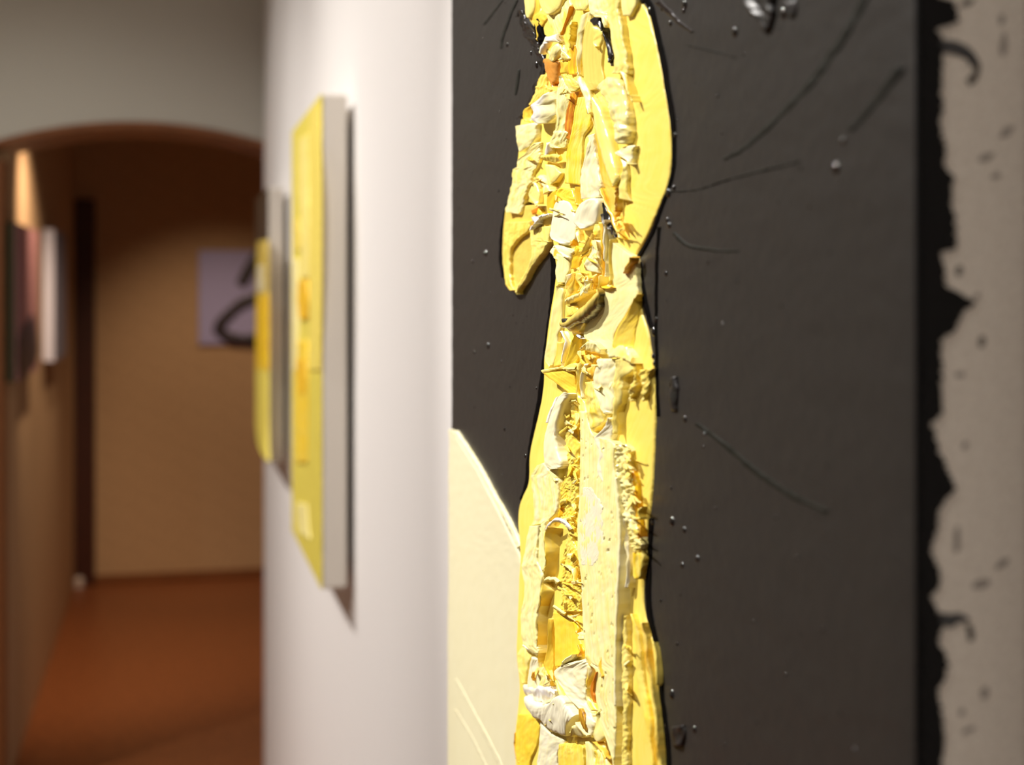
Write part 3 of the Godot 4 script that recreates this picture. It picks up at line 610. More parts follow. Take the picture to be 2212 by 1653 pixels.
	paint("black_sliver", fig, BLACK, BLACK2, [[345.9,560,7.6,345.8,560.1,5.6], [346.3,554.8,7.6,340.2,554,5.6], [344.5,550,7.6,335.4,549.1,5.6], [336.6,546.9,7.6,331.9,545.7,5.6], [327.2,542,7.6,327.6,542,5.6], [321.2,538.4,7.6,324.9,538.3,5.6]], {"base":3,"rnd":0.7,"lump":0.5,"gloss":1})
	paint("smear_dab", fig, GREYW, BLACK2, [[345.2,553.2,8.2,346.4,554.1,6], [344.4,549,8.2,341.1,548.4,6], [337.4,545.9,8.2,339.4,546.6,6], [332.2,543.2,8.2,334.2,542.8,6]], {"base":3,"rnd":0.6,"streak":0.9,"lump":0.5})
	paint("paint_strip", fig, AMBER, YEL, [[350.6,567.6,8.2,351.7,569.3,6], [342.6,561.3,8.2,342.9,562.4,6], [333.9,554.7,8.2,332.5,555.6,6], [327.1,548.2,8.2,324.1,549.1,6], [318.7,543.1,8.2,319.1,544.2,6], [313.7,537.9,8.2,309.4,537.3,6]], {"base":2,"rnd":0.7,"streak":0.5,"lump":0.4,"rag":1})
	paint("crumb_ridge", fig, ORANGE, LEMON, [[317,566.3,8.2,317.5,566.4,6], [318.7,562.9,8.2,319.1,563,6], [320.3,556,8.2,320,555.5,6], [320.3,552.9,8.2,320.8,553,6]], {"base":3,"rnd":0.7,"streak":0.8,"lump":0.4,"crumb":1.12,"rag":2})
	paint("white_twist", fig, GREYW, WHITE, [[507.1,559.6,10,501.1,560.2,7], [499.5,557,10,493.8,558.3,7], [494.6,554.5,10,493.8,556.3,7], [504.5,551.9,10,501.1,552.4,7], [510.9,549.6,10,504.8,550.3,7]], {"base":3,"rnd":1,"streak":0.4,"lump":1.2,"rag":1.5})
	paint("white_twist", fig, WHITE, GREYW, [[484.8,557.3,10,493.8,555.9,7], [470.5,558.1,10,478.2,556.4,7], [456.7,558.3,10,461.9,556.8,7]], {"base":3,"rnd":1,"lump":1.2,"rag":1})
	paint("cream_flap", fig, CREAM, CREAMW, [[445.5,537.7,10.5,446.1,539,7.4], [439.9,536.5,10.5,409,534.2,7.4], [432.3,533.1,10.5,411,530.9,7.4], [417.3,530.2,10.5,416.1,528.4,7.4]], {"base":2,"rnd":1,"streak":0.3,"lump":0.4})
	paint("cream_flap", fig, CREAM, LEMONP, [[461,534.4,8.8,458.9,538.8,6.3], [451.9,532.1,8.8,454.4,535.7,6.3], [447.5,528.5,8.8,453.3,531,6.3]], {"base":1,"rnd":0.8,"lump":0.6})
	paint("column_plate", fig, CREAM, LEMONP, [[449.5,532.7,7.3,419.8,529.1,5.5], [450.1,526.9,7.3,421.9,524.7,5.5], [451.7,521.6,7.3,425,520.2,5.5], [451.7,516.9,7.3,431.4,516.8,5.5], [446.1,513.4,7.3,433.5,513.4,5.5]], {"base":0.5,"rnd":1,"streak":0.3,"lump":0.4,"rag":1})
	paint("paint_tongue", fig, LEMONP, CREAM, [[439.5,512.8,8.8,444.4,513.1,6.3], [446.3,507.6,8.8,436.8,508.8,6.3], [450.8,501.8,8.8,436.8,501.9,6.3], [455.3,494.1,8.8,437.9,493.8,6.3], [460.5,485.7,8.8,439,485.7,6.3], [465.1,477.9,8.8,447.7,477.9,6.3], [469.8,470.6,8.8,447.7,472.1,6.3], [474.5,463.9,8.8,452.1,465.5,6.3], [469.1,459.9,8.8,457.7,459.9,6.3], [459.9,458.5,8.8,462.3,458.2,6.3]], {"base":0.5,"rnd":1.2,"streak":0.25,"lump":0.3,"rag":0.6})
	paint("orange_bit", fig, GOLD, ORANGE, [[410,539.5,9.4,407.3,541.4,6.7], [408,536.6,9.4,407.3,537,6.7]], {"base":3,"rnd":0.8,"lump":0.4})
	paint("paint_leaf", fig, LEMON, AMBER, [[357.4,542.6,10.5,358.9,542.6,9.4], [367.6,537.1,10.5,368.1,536.6,7.1], [379.1,532.1,10.5,371.9,533,6.5], [385,530,9.4,381.4,530,6.5]], {"thick":1.1,"rnd":0.7,"streak":0.4,"lump":0.5})
	paint("paint_leaf", fig, LEMONP, AMBER, [[397.8,547.4,9.1,396.9,547.4,6.5], [398.8,543.6,9.1,394.9,544.6,6.5], [393.9,540.7,9.1,393,541.8,6.5], [386,537.1,9.1,391,537.9,6.5]], {"base":2,"rnd":0.8,"streak":0.5,"lump":0.8})
	paint("amber_patch", fig, AMBER, GOLD, [[409,536.7,6.5,386.6,535,4.9], [413.1,531.8,6.5,394.4,530.8,4.9], [415.1,527.4,6.5,398.3,527.6,4.9], [418.2,522.3,6.5,406.3,521.6,4.9]], {"base":1,"rnd":0.7,"streak":0.6,"lump":1.2,"rag":1.5})
	paint("paint_strip", fig, LEMONP, YEL, [[364.2,548.2,8.2,355.3,547.8,6], [362.4,542.8,8.2,355.3,542.5,6], [364.2,537.5,8.2,358.9,538.4,6], [373.6,531.4,8.2,368,531.8,6], [389,529.6,8.2,385,529.2,6]], {"base":2,"rnd":0.8,"streak":0.6,"lump":0.7,"rag":1.2})
	paint("cream_dab", fig, CREAMW, CREAM, [[356.8,538.3,9.1,350,537.4,6.5], [361.3,534.3,9.1,351.8,533.5,6.5], [370.7,529.2,9.1,354.5,528.3,6.5], [377.3,524.5,9.1,356.3,523.1,6.5], [380.2,520.7,9.1,357.2,518.9,6.5]], {"base":2,"rnd":1,"streak":0.6,"lump":0.8,"rag":1})
	paint("paint_ridge", fig, PALE, CREAM, [[336.1,549,9.7,338.3,549.1,6.8], [334.1,541.7,9.7,335.2,541.8,6.8], [334.7,534.5,9.7,334.9,534.6,6.8], [334.7,526.3,9.7,336.3,526.4,6.8], [334.4,519.2,9.7,338,519.2,6.8], [333.5,516.6,9.7,339.2,516.6,6.8]], {"base":2,"rnd":1,"streak":0.4,"lump":0.6})
	paint("amber_groove", fig, AMBER, YEL, [[354.4,548.8,7.1,350.4,548.6,5.3], [351.7,541.3,7.1,349.5,541.3,5.3], [350.8,532.9,7.1,349,532.9,5.3], [349,524.5,7.1,348.6,524.5,5.3], [347.3,517.2,7.1,346,516.2,5.3]], {"base":2,"rnd":0.6,"streak":0.6,"lump":0.4})
	paint("paint_ridge", fig, LEMONP, YEL, [[329.6,538,8.2,332.5,538.3,6], [331.8,530.9,8.2,335.1,531,6], [331.8,523.2,8.2,335.1,523.3,6], [330.5,517.1,8.2,332.9,517.1,6], [329.6,512,8.2,330.5,512.2,6]], {"base":2,"rnd":0.8,"streak":0.4,"lump":0.6})
	paint("gold_bit", fig, GOLD, AMBER, [[348.8,512,8.2,351.7,512.6,6], [340.8,510.5,8.2,342.9,512,6], [332.2,510.2,8.2,333.4,511.2,6], [324.5,511.2,8.2,330,512,6]], {"base":3,"rnd":0.8,"lump":0.8})
	paint("chest_plate", fig, CREAM, LEMONP, [[330.9,536.7,6.5,309.9,530.4,4.7], [333.5,530.9,6.5,297.3,527.1,4.7], [330.9,521.2,6.5,293.4,521.6,4.7], [329.2,515,6.5,292.3,515.8,4.7], [348.3,509.7,6.5,291.1,510.9,4.7], [352.7,502.6,6.5,291.1,505.6,4.7], [360.8,495.6,6.5,303.6,499.1,4.7], [379.5,489.4,6.5,314.8,492.9,4.7], [388.1,483.7,6.5,325.5,487.6,4.7], [387.2,479.9,6.5,332.2,482.3,4.7], [371.9,477.8,6.5,334.4,478.1,4.7], [350,474.4,6.5,335.6,474.5,4.7], [341.2,472.2,6.5,338.2,472.1,4.7]], {"base":1,"rnd":0.8,"streak":0.2,"lump":0.2,"rag":0.3})
	paint("amber_notch", fig, ORANGE, YEL, [[290.3,526.8,9.1,291.7,527.5,6.5], [292.6,524.1,9.1,292,524.1,6.5], [299.7,520.7,9.1,301.4,520.3,6.5], [302.9,519,9.1,309.4,518.9,6.5]], {"base":3,"rnd":0.6,"streak":0.5,"lump":0.4})
	paint("scoop_face", fig, YEL, OCHRE, [[288,507,6.2,292.4,505.6,3.6], [296.6,499.7,6.8,292.9,499.2,3.1], [308,493.1,6.9,294.8,493.3,3], [319.1,487.3,6.9,297.9,488.3,3], [326.4,481,6.9,300.2,482.4,3], [328.3,476.3,6.8,301.8,476.4,3], [324.3,474.5,5.9,300.8,471,3.6]], {"base":1,"rnd":0.2,"streak":0.4,"lump":0.3})
	paint("paint_fan", fig, LEMON, CREAM, [[331.9,471.4,9.4,330.3,477,6.7], [320,471.7,9.4,316.9,477.8,6.7], [308.5,471.2,9.4,305.6,477.5,6.7], [295.7,471.1,9.4,299.2,476,6.7], [287.9,470.3,9.4,291.4,473,6.7]], {"base":2,"rnd":1,"streak":0.9,"lump":0.9,"rag":1,"gloss":1})
	paint("swirl_curl", fig, LEMON, AMBER, [[421.9,503.1,9.4,423.8,500.8,6.7], [419.4,506.5,9.4,412.4,503.8,6.7], [415.2,509.9,9.4,404.3,506.6,6.7], [404.9,513.3,9.4,402.3,508.8,6.7], [397.8,517.6,9.4,402.3,512.1,6.7]], {"base":2,"rnd":1,"streak":0.6,"lump":0.8,"bulge":1})
	paint("swirl_curl", fig, YEL, LEMONP, [[396.9,519.8,8.8,383.8,519.2,6.3], [394.9,515.4,8.8,381.9,515.4,6.3], [388.9,511,8.8,383.8,511,6.3], [392.9,507.2,8.8,389.6,508.3,6.3]], {"base":2,"rnd":0.9,"streak":0.7,"lump":1.3,"rag":1.5})
	paint("swirl_curl", fig, CREAMW, LEMONP, [[419.4,518.4,8.8,413.6,519.5,6.3], [419.4,514.4,8.8,415.7,515.6,6.3], [421.5,509.9,8.8,424,510.5,6.3]], {"base":2,"rnd":0.8,"streak":0.3,"lump":0.5})
	paint("swirl_curl", fig, LEMONP, CREAM, [[417.3,502,10.5,425.6,498.6,7.4], [400.8,505,10.5,404.9,501.6,7.4], [384.9,506.7,10.5,390,503.9,7.4], [373.3,509.9,10.5,380.3,506.1,7.4], [362,512,10.5,367.1,507.8,7.4]], {"base":2,"rnd":1,"streak":0.6,"lump":0.7})
	paint("swirl_curl", fig, PALE, CREAMW, [[369.5,514.7,10.5,370.8,516.4,7.4], [373.3,510.5,10.5,369.9,513.1,7.4], [373.3,507.3,10.5,376.5,508.3,7.4]], {"base":2,"rnd":1,"streak":0.5,"lump":0.5})
	paint("paint_spike", fig, AMBER, LEMON, [[364.2,517.4,8.8,359.6,518.9,6.3], [362.3,512.1,8.8,361.4,514.2,6.3], [359.5,508.3,8.8,363.2,509.9,6.3]], {"base":2,"rnd":0.7,"streak":0.7,"lump":0.7})
	paint("paint_spike", fig, LEMON, CREAM, [[347.5,517.2,10,353.3,517.8,7], [347.5,512,10,350.9,512,7], [351.1,507.8,10,350.1,507.3,7]], {"base":2,"rnd":0.8,"streak":0.5,"lump":0.7})
	paint("swirl_curl", fig, LEMON, AMBER, [[423.5,499.2,8.2,406.7,499.3,6], [421.4,495.2,8.2,402.7,496.6,6], [419.3,491.9,8.2,408.7,493.2,6]], {"base":2,"rnd":0.9,"streak":0.7,"lump":1.2,"rag":1.5})
	paint("dark_smear", fig, OCHRE, SMOKE, [[421.6,490.1,11.1,419.4,484.8,9.4], [402.8,491.4,12.3,406.9,485.1,9.4], [384.7,495.3,12.9,386.9,487.6,9.4], [367.3,499.8,12.9,371.6,490.1,9.4], [354.3,504.7,12.3,356.7,494.2,9.4], [345.4,507.9,11.7,345.5,499.5,9.4], [344.7,509.9,10.5,343.4,505.3,8.8]], {"base":3,"rnd":2,"streak":0.35,"lump":0.4,"bulge":2.5,"mix":"across","gloss":1})
	paint("black_tip", fig, BLACK, SMOKE, [[416.1,490.5,12.9,417.8,487.4,11.7], [409,491,13.4,412.7,486.1,11.7], [402.7,489.4,13.4,407.9,485.4,11.1], [397.7,487.9,12.9,403.9,485.2,10.5]], {"base":3,"rnd":1,"streak":0.3,"lump":0.4})
	paint("paint_fan", fig, LEMONO, LEMON, [[421.5,485,8.8,421.9,483,6.3], [404.9,486.6,8.8,407.5,482,6.3], [387,488.7,8.8,393.6,484.7,6.3], [377.3,490,8.8,383.8,487.7,6.3]], {"base":2,"rnd":0.7,"streak":0.8,"lump":0.5})
	paint("white_dab", fig, WHITE, WHITE, [[397.9,482.1,8.2,400.7,482.5,6], [394.9,480.8,8.2,395.7,481.6,6], [389,480.2,8.2,392.8,480.6,6]], {"base":3,"rnd":1,"lump":0.4})
	paint("amber_scoop", fig, YEL, GOLD, [[397.8,481.8,9.4,397,480.7,6.5], [404.9,476.6,9.4,399.9,475.1,5.9], [411,470.2,9.4,403.4,468.8,5.3], [418.3,463.7,9.4,404.9,464.3,5.9], [425.7,458.8,9.4,409,460.8,6.5]], {"base":1,"rnd":0.3,"streak":0.5,"lump":0.3})
	paint("white_streak", fig, WHITE, CREAMW, [[431.1,483.3,9.1,431.9,483.6,6.5], [423.6,478.7,9.1,422.4,477.6,6.5], [424.6,472.5,9.1,422.4,472.5,6.5], [427.8,466.1,9.1,427.6,466.6,6.5], [430,459.7,9.1,431.9,460.7,6.5]], {"base":2,"rnd":0.8,"streak":0.4,"lump":0.7,"rag":1})
	paint("paint_strip", fig, LEMON, YEL, [[445.1,475.1,7.6,439.3,475.3,5.6], [449.5,466.8,7.6,440.4,467.2,5.6], [455.1,458.3,7.6,441.5,460.2,5.6]], {"base":1,"rnd":0.7,"streak":0.5,"lump":0.4})
	paint("paint_fan", fig, CREAM, LEMONP, [[386,472.9,9.4,393.3,471.2,6.7], [371.6,477.8,9.4,380.7,471.5,6.7], [356.7,477.8,9.4,365.7,471.4,6.7], [342.3,474.8,9.4,350.3,471.3,6.7]], {"base":2,"rnd":0.8,"streak":0.8,"lump":0.8})
	paint("paint_lump", fig, YEL, AMBER, [[394.9,469.3,8.8,365,470.1,6.3], [392.9,466.6,8.8,363.2,467.5,6.3], [385,463.2,8.8,370.6,463.9,6.3]], {"base":2,"rnd":1,"streak":0.8,"lump":1.5,"rag":1.5})
	paint("flap_lip", fig, LEMON, CREAM, [[463.4,455.5,14,460.7,454.3,13.4], [447.9,457.9,12.3,445.6,456.1,11.7], [427.9,460.2,10,425.7,458.6,9.4], [413.1,462.4,8.2,411,459.9,7.6], [400.9,463.5,7.6,398.9,461.7,7.1]], {"thick":1.2,"rnd":0.6,"streak":0.3,"lump":0.3})
	paint("flap_face", fig, YEL, AMBER, [[461.4,454.6,13.4,425.6,459.1,7.6], [450.2,452,12.3,413.1,457.6,6.5], [438.9,449.8,11.1,410,453.8,5.9], [427.9,447.1,9.4,409.4,449.9,5.3], [420.4,445,8.2,409,446.1,5.3], [417.2,443.3,7.1,410,443.2,5.3]], {"thick":1.2,"rnd":0.3,"streak":0.35,"lump":0.25})
	paint("paint_thread", fig, LEMONP, CREAM, [[427.9,458.7,9.4,437.7,457.8,6.7], [415.2,459.1,9.4,424.9,458,6.7], [396.8,460.1,9.4,406.3,459.1,6.7]], {"thick":1,"rnd":0.4})
	paint("paint_thread", fig, LEMON, LEMONP, [[419.4,457.9,8.8,428.2,457,6.3], [404.9,458.7,8.8,413.6,457.8,6.3], [396.9,459,8.8,405.5,458,6.3]], {"thick":1,"rnd":0.4})
	paint("white_roll", fig, CREAMW, CREAM, [[415.2,445,10.5,407.9,445.1,11.7], [432.3,439.9,10.5,410,441.6,11.7], [445.5,430.8,10.5,418.4,436.5,11.7], [454.5,424.2,10.5,428,427.7,11.7], [462.5,416.4,10.5,434.1,419.2,11.7], [467.9,409.3,10.5,435.6,413.3,11.7], [469.3,401.5,10.5,430.2,406.4,11.7], [468.3,395.6,10.5,422,400.6,11.7], [461.3,392.3,10.5,421.6,397.2,11.7], [454.5,391.7,10.5,428,395.2,11.7]], {"base":0.5,"rnd":2.2,"streak":0.14,"lump":0.35,"bulge":1})
	paint("white_roll", fig, WHITE, PALE, [[442,439.8,9.4,436.5,440.7,9.4], [450.9,434.4,9.4,443.1,435,9.4], [461.1,427.7,9.4,454.3,428.3,9.4], [468.1,420.6,9.4,461.1,421.2,9.4]], {"base":2,"rnd":1,"streak":0.14,"lump":0.4})
	paint("roll_tip", fig, CREAM, LEMONO, [[458.9,390.8,10,441.8,393.6,7], [453.2,388,10,442.5,389.3,7], [446.5,386,10,443.8,386.2,7], [440.5,385.3,10,445.1,384.9,7]], {"base":2,"rnd":1,"streak":0.6,"lump":0.9,"rag":1})
	paint("crevice_face", fig, YEL, AMBER, [[420.7,442.5,9,424.3,442.1,3], [422,436.8,11,429.2,436,2.5], [427.3,430.6,11,432.3,429.5,2.5], [432,424,11.5,434.4,424.7,2.5], [436.4,417.2,11.5,437.6,418.1,2.5], [435.4,409.9,11,441.9,409.5,2.5], [434.2,403.1,10,443,402.4,2.5], [435,398.3,8,440.1,397.6,3]], {"base":0.5,"rnd":0.2,"streak":0.5,"lump":0.5})
	paint("paint_thread", fig, LEMON, YEL, [[432.5,429.6,8.8,441.6,428.1,6.3], [421.5,429.1,8.8,430.4,427.7,6.3], [411,431.4,8.8,419.8,429.9,6.3]], {"thick":1,"rnd":0.4})
	paint("paint_thread", fig, YEL, LEMON, [[445.3,416,9.4,455.3,414.4,6.7], [430,419.2,9.4,439.9,417.6,6.7], [414.2,423.9,9.4,423.8,422.3,6.7]], {"thick":1,"rnd":0.4})
	paint("crumb_column", fig, YEL, LEMON, [[423.5,440.5,7.1,417.3,441,5.3], [415.1,438.9,7.1,409.1,438.8,5.3], [417.2,432,7.1,406.1,432.9,5.3], [418.3,425.1,7.1,405.1,426.3,5.3], [422.4,419.1,7.1,404.1,420.8,5.3], [427.7,412.9,7.1,403.1,415.4,5.3], [424.5,404.7,7.1,404.1,406.9,5.3], [425.6,398.9,7.1,403.1,401,5.3], [423.5,393.4,7.1,402.1,396.1,5.3], [427.7,386.6,7.1,403.1,389.8,5.3], [429.8,381.8,7.1,402.1,385.5,5.3]], {"base":0.5,"rnd":1,"streak":0.7,"lump":0.4,"crumb":0.55,"rag":3})
	paint("curved_groove", fig, PALE, LEMONO, [[378.2,463.6,9.1,375.7,464,6.5], [384,459.3,9.1,381.4,459.9,6.5], [387,453.7,9.1,385.2,453.7,6.5], [387.9,448.1,9.1,386.2,447.7,6.5], [384,443.5,9.1,383.3,443.5,6.5]], {"base":1,"rnd":1,"streak":0.4,"lump":0.3})
	paint("cream_block", fig, LEMONP, YEL, [[396.9,463.5,8.2,385,467.3,6], [397.9,458.5,8.2,394.8,458.6,6], [397.9,451.8,8.2,396.7,451.9,6], [396.9,445.9,8.2,396.7,445.8,6], [394.9,439.4,8.2,387,441.1,6], [391.9,434.2,8.2,381.2,434.5,6]], {"base":1,"rnd":1,"streak":0.5,"lump":0.8,"rag":1})
	paint("cream_block", fig, CREAM, CREAMW, [[351.3,469,9.4,316.9,470.6,6.7], [351.3,464.8,9.4,312,466.9,6.7], [356.7,460.3,9.4,312,463.4,6.7], [360.4,455.3,9.4,315.3,458.2,6.7], [358.5,450.7,9.4,323.6,454.1,6.7], [349.5,446.1,9.4,326.9,448.8,6.7], [346.8,440.1,9.4,328.6,441.5,6.7], [338.8,438.2,9.4,330.3,439.4,6.7]], {"base":1,"rnd":1,"streak":0.4,"lump":0.9,"rag":1.5})
	paint("cream_block", fig, LEMONP, YEL, [[378.3,453.7,8.5,369.3,454.7,6.2], [379.3,447.1,8.5,360.1,448.4,6.2], [378.3,441.8,8.5,356.5,443.4,6.2], [374.5,436.7,8.5,345.8,439.1,6.2], [372.6,431.5,8.5,344,434.5,6.2], [368.9,426.5,8.5,360.1,427.3,6.2], [365.1,422.1,8.5,367.5,421.3,6.2]], {"base":1,"rnd":1,"streak":0.6,"lump":1.3,"rag":1.5,"gloss":1})
	paint("amber_hollow", fig, AMBER, OCHRE, [[375.5,461.9,8.2,366.4,464,5.9], [377.4,458.6,8.2,364.6,460.3,5.9], [378.3,454.7,8.2,372,454.6,5.9]], {"base":1,"rnd":0.4,"streak":0.7,"lump":0.9})
	paint("lemon_block", fig, LEMONP, LEMON, [[314.1,469.8,9.7,297.2,473,6.8], [317.4,465.6,9.7,290.9,466.5,6.8], [317.4,459.6,9.7,308.3,460.1,6.8], [319.1,454.4,9.7,308.3,455.1,6.8], [319.1,448.4,9.7,311.5,447.9,6.8], [319.1,441.4,9.7,317.2,441.5,6.8], [320.8,436.2,9.7,317.2,436.4,6.8], [319.1,431.3,9.7,316.4,432,6.8], [317.4,428.5,9.7,316.4,428,6.8]], {"base":1,"rnd":0.9,"streak":0.4,"lump":0.9,"rag":2})
	paint("right_crumb", fig, LEMONP, YEL, [[289.4,469.5,7.3,289,470.5,5.5], [290.9,466,7.3,287.5,465.7,5.5], [289.4,460.3,7.3,287.5,460.9,5.5], [295.6,456,7.3,289,455.4,5.5], [298.7,450.9,7.3,295.1,451.1,5.5], [295.6,448.7,7.3,299.8,447.8,5.5]], {"base":2,"rnd":0.9,"streak":0.6,"lump":0.4,"crumb":1.12,"rag":2})
	paint("right_crumb", fig, LEMON, YEL, [[285.2,465.9,6.2,268.7,467.7,4.8], [280.7,460.8,6.2,273.1,462.2,4.8], [277.7,455.3,6.2,273.1,455.6,4.8], [277.7,449.5,6.2,277.5,449.5,4.8]], {"base":2,"rnd":0.9,"streak":0.6,"lump":0.4,"crumb":1.12,"rag":2})
	paint("pale_wedge", fig, CREAMW, PALE, [[324.7,436.8,9.5,327.5,436.5,6.7], [335,431.8,9.5,326.7,432.5,6.7], [345.5,426.7,9.5,328.4,428.3,6.7], [356.3,422,9.5,330.9,424.5,6.7], [353.6,418.6,9.5,330.1,421,6.7], [347.3,413.5,9.5,327.5,415.7,6.7], [350.9,406.3,9.5,326.7,409.2,6.7], [349.1,402.4,9.5,330.1,404.7,6.7], [340.2,398.3,9.5,330.9,398.4,6.7], [333.2,394.5,9.5,331.8,394.6,6.7]], {"base":1,"rnd":0.8,"streak":0.3,"lump":0.4,"rag":1})
	paint("broad_band", fig, CREAM, LEMONP, [[389.9,435.4,8.8,375.4,435.6,8.8], [388.9,427.9,8.8,370.7,429.6,8.8], [388.9,421.9,8.8,358.6,423.3,8.8], [388.9,415.9,8.8,322.7,422.9,8.8], [388.9,408.8,8.8,321,416.5,8.8], [388.9,400.6,8.8,320.2,409,8.8], [389.9,391.4,8.8,316.8,401.1,8.8], [391.9,381.2,8.8,313.5,392.5,8.8], [392.9,372.9,8.8,311.1,385.4,8.8], [394.9,364.3,8.8,309.5,378.2,8.8], [394.9,356.1,8.8,309.5,370.7,8.8], [394.9,347.8,8.8,309.5,363.3,8.8], [390.9,340.3,8.8,310.3,355.7,8.8], [387,332.9,8.8,311.9,347.9,8.8], [386,324.9,8.8,313.5,340,8.8], [385,317,8.8,314.4,332.4,8.8], [383.1,307.8,8.8,315.2,323.3,8.8], [382.1,300.5,8.8,316,316.1,8.8], [378.3,293.3,8.8,316.8,308.4,8.8], [375.4,285.9,8.8,317.5,300.7,8.8], [356.8,285.4,8.8,317.5,295.7,8.8], [355.9,277.8,8.8,316.8,288.3,8.8], [356.8,269.6,8.8,316.8,280.8,8.8], [351.4,264.3,8.8,316.8,274.3,8.8], [349.6,258.6,8.8,316.8,268.3,8.8], [340.7,254.5,8.8,317.5,261.5,8.8], [333.8,251,8.8,318.5,255.7,8.8], [328.6,247,8.8,319.3,249.9,8.8], [323.5,243.5,8.8,320.2,244.6,8.8], [321.8,239.5,8.8,319.3,240.4,8.8]], {"base":0.5,"rnd":1.1,"streak":0.45,"lump":0.3,"rag":0.4,"pits":1,"big":1})
	paint("pale_patch", fig, PALE, CREAMW, [[383.5,389.5,8.9,361.8,392.5,8.9], [385.5,382.2,8.9,347.3,387.1,8.9], [386.5,371.1,8.9,342,378.1,8.9], [386.5,360.2,8.9,338.5,368.3,8.9], [386.1,349.4,8.9,345.5,356.8,8.9], [384.5,342.1,8.9,361.8,345.9,8.9]], {"base":8.51,"rnd":0.3,"streak":0.4,"lump":0.1,"rag":3})
	paint("band_lip", fig, CREAM, CREAMW, [[314.8,404.4,10,310.7,404.9,10], [313.2,395.1,10,309.1,395.7,10], [311.2,385.4,10,306.6,386.1,10], [310.2,375.6,10,305,376.5,10], [309.6,365.8,10,305,366.6,10], [310.7,355.6,10,306,356.5,10], [312.4,345.3,10,307.9,346.2,10], [314,335,10,309.6,336,10], [315.7,320.3,10,311.5,321.2,10], [316.8,310,10,312.5,311,10], [317.5,299.8,10,313.5,300.8,10], [316.5,288,10,312.9,289,10], [316.2,276.1,10,312.5,277.1,10]], {"base":2,"rnd":1,"streak":0.3,"lump":0.2})
	paint("crumb_ridge", fig, LEMONP, CREAM, [[323.9,422.2,7.6,307.2,423.9,5.6], [322.2,417.3,7.6,300.9,420.7,5.6], [322.2,411.3,7.6,299.3,413.9,5.6], [320.5,406.6,7.6,295.4,409.7,5.6], [315.5,401.7,7.6,294.6,404.4,5.6], [311.5,396.8,7.6,294.6,400,5.6], [309,391.6,7.6,294.6,393.7,5.6], [307.4,386.4,7.6,290,389,5.6], [301,381.5,7.6,286.9,383.7,5.6], [296.3,375.4,7.6,283.9,377.4,5.6], [294.7,370.8,7.6,281.7,373.5,5.6], [288.5,368,7.6,282.4,369.5,5.6]], {"base":1,"rnd":1.1,"streak":0.5,"lump":0.4,"crumb":1.4,"rag":2,"gloss":1})
	paint("amber_stripe", fig, GOLD, ORANGE, [[297.6,410.4,6.2,295.7,410.6,4.8], [295.2,404.4,6.2,291.1,404.9,4.8], [292.9,398.3,6.2,289.5,399.7,4.8], [291.4,392.7,6.2,288,393.6,4.8], [289.1,386.3,6.2,286.5,387.6,4.8], [286.8,380.8,6.2,284.2,382.1,4.8], [283.7,375.5,6.2,282.7,376.6,4.8]], {"base":1,"rnd":0.6,"streak":0.5,"lump":0.6,"rag":1})
	paint("crumb_spike", fig, YEL, LEMONP, [[282.6,391.1,7.1,280.4,392.9,5.3], [282.6,388.7,7.1,283.4,389,5.3], [281.1,386.6,7.1,281.2,387.5,5.3]], {"base":2,"rnd":0.7,"lump":0.4,"crumb":0.56,"rag":1})
	paint("pale_cord", fig, PALE, LEMONP, [[304.1,383,7.9,303.5,383,5.8], [304.9,376.9,7.9,303.5,377.1,5.8], [304.9,371,7.9,301.9,371.4,5.8], [301.7,365.6,7.9,299.5,365.9,5.8], [300.1,360,7.9,298,360.3,5.8], [300.1,352.6,7.9,298.8,352.8,5.8], [304.1,344.4,7.9,300.3,345.1,5.8]], {"base":1,"rnd":0.9,"streak":0.5,"lump":0.7})
	paint("left_slab", fig, LEMONP, CREAMW, [[494.2,389.5,8.8,476.1,393.5,8.8], [505.3,383.2,8.8,456.4,389.3,8.8], [511.6,378.9,8.8,441.9,386.7,8.8], [509.1,371.8,8.8,438.6,380.3,8.8], [504.1,365.1,8.8,438.6,372.8,8.8], [504.1,357.7,8.8,440.8,366.7,8.8], [504.1,351.5,8.8,454.2,360,8.8], [511.6,345.3,8.8,470.3,353.9,8.8]], {"base":0.5,"rnd":1.4,"streak":0.35,"lump":0.5,"rag":0.8})
	paint("left_slab", fig, CREAM, LEMONP, [[513,345.1,9.1,475.7,351.9,11.7], [519.5,337.8,9.1,480.5,345.7,11.7], [523.3,330.9,9.1,482.9,336.9,11.7], [528.6,323.7,9.1,482.9,332,11.7], [535.2,316.1,9.1,482.9,326,11.7], [537.8,310.5,9.1,473.3,323,11.7], [531.2,305.5,9.1,469.8,317.8,11.7], [528.6,298.4,9.1,472.1,310.1,11.7], [531.2,288.4,9.1,475.7,300.4,11.7], [537.8,279.9,9.1,480.5,292.8,11.7], [540.5,274.4,9.1,482.9,286.4,11.7], [537.8,266.7,9.1,484.1,278.9,11.7], [535.2,259.7,9.1,482.9,271.9,11.7], [525.9,258.2,9.1,481.7,267.4,11.7], [502.9,259.5,9.1,480.5,264.1,11.7]], {"base":0.5,"rnd":1.5,"streak":0.35,"lump":0.5,"rag":0.8})
	paint("left_roll", fig, CREAM, LEMONO, [[482.4,350.7,10,460.4,357.3,11.7], [486,343.5,10,461.6,348.9,11.7], [488.5,337,10,460.4,342,11.7], [487.2,331.2,10,460.4,336.1,11.7], [486,325.3,10,460.4,330.2,11.7], [482.4,320,10,465.1,322.8,11.7]], {"base":0.5,"rnd":1.6,"streak":0.3,"lump":0.5,"rag":1.5})
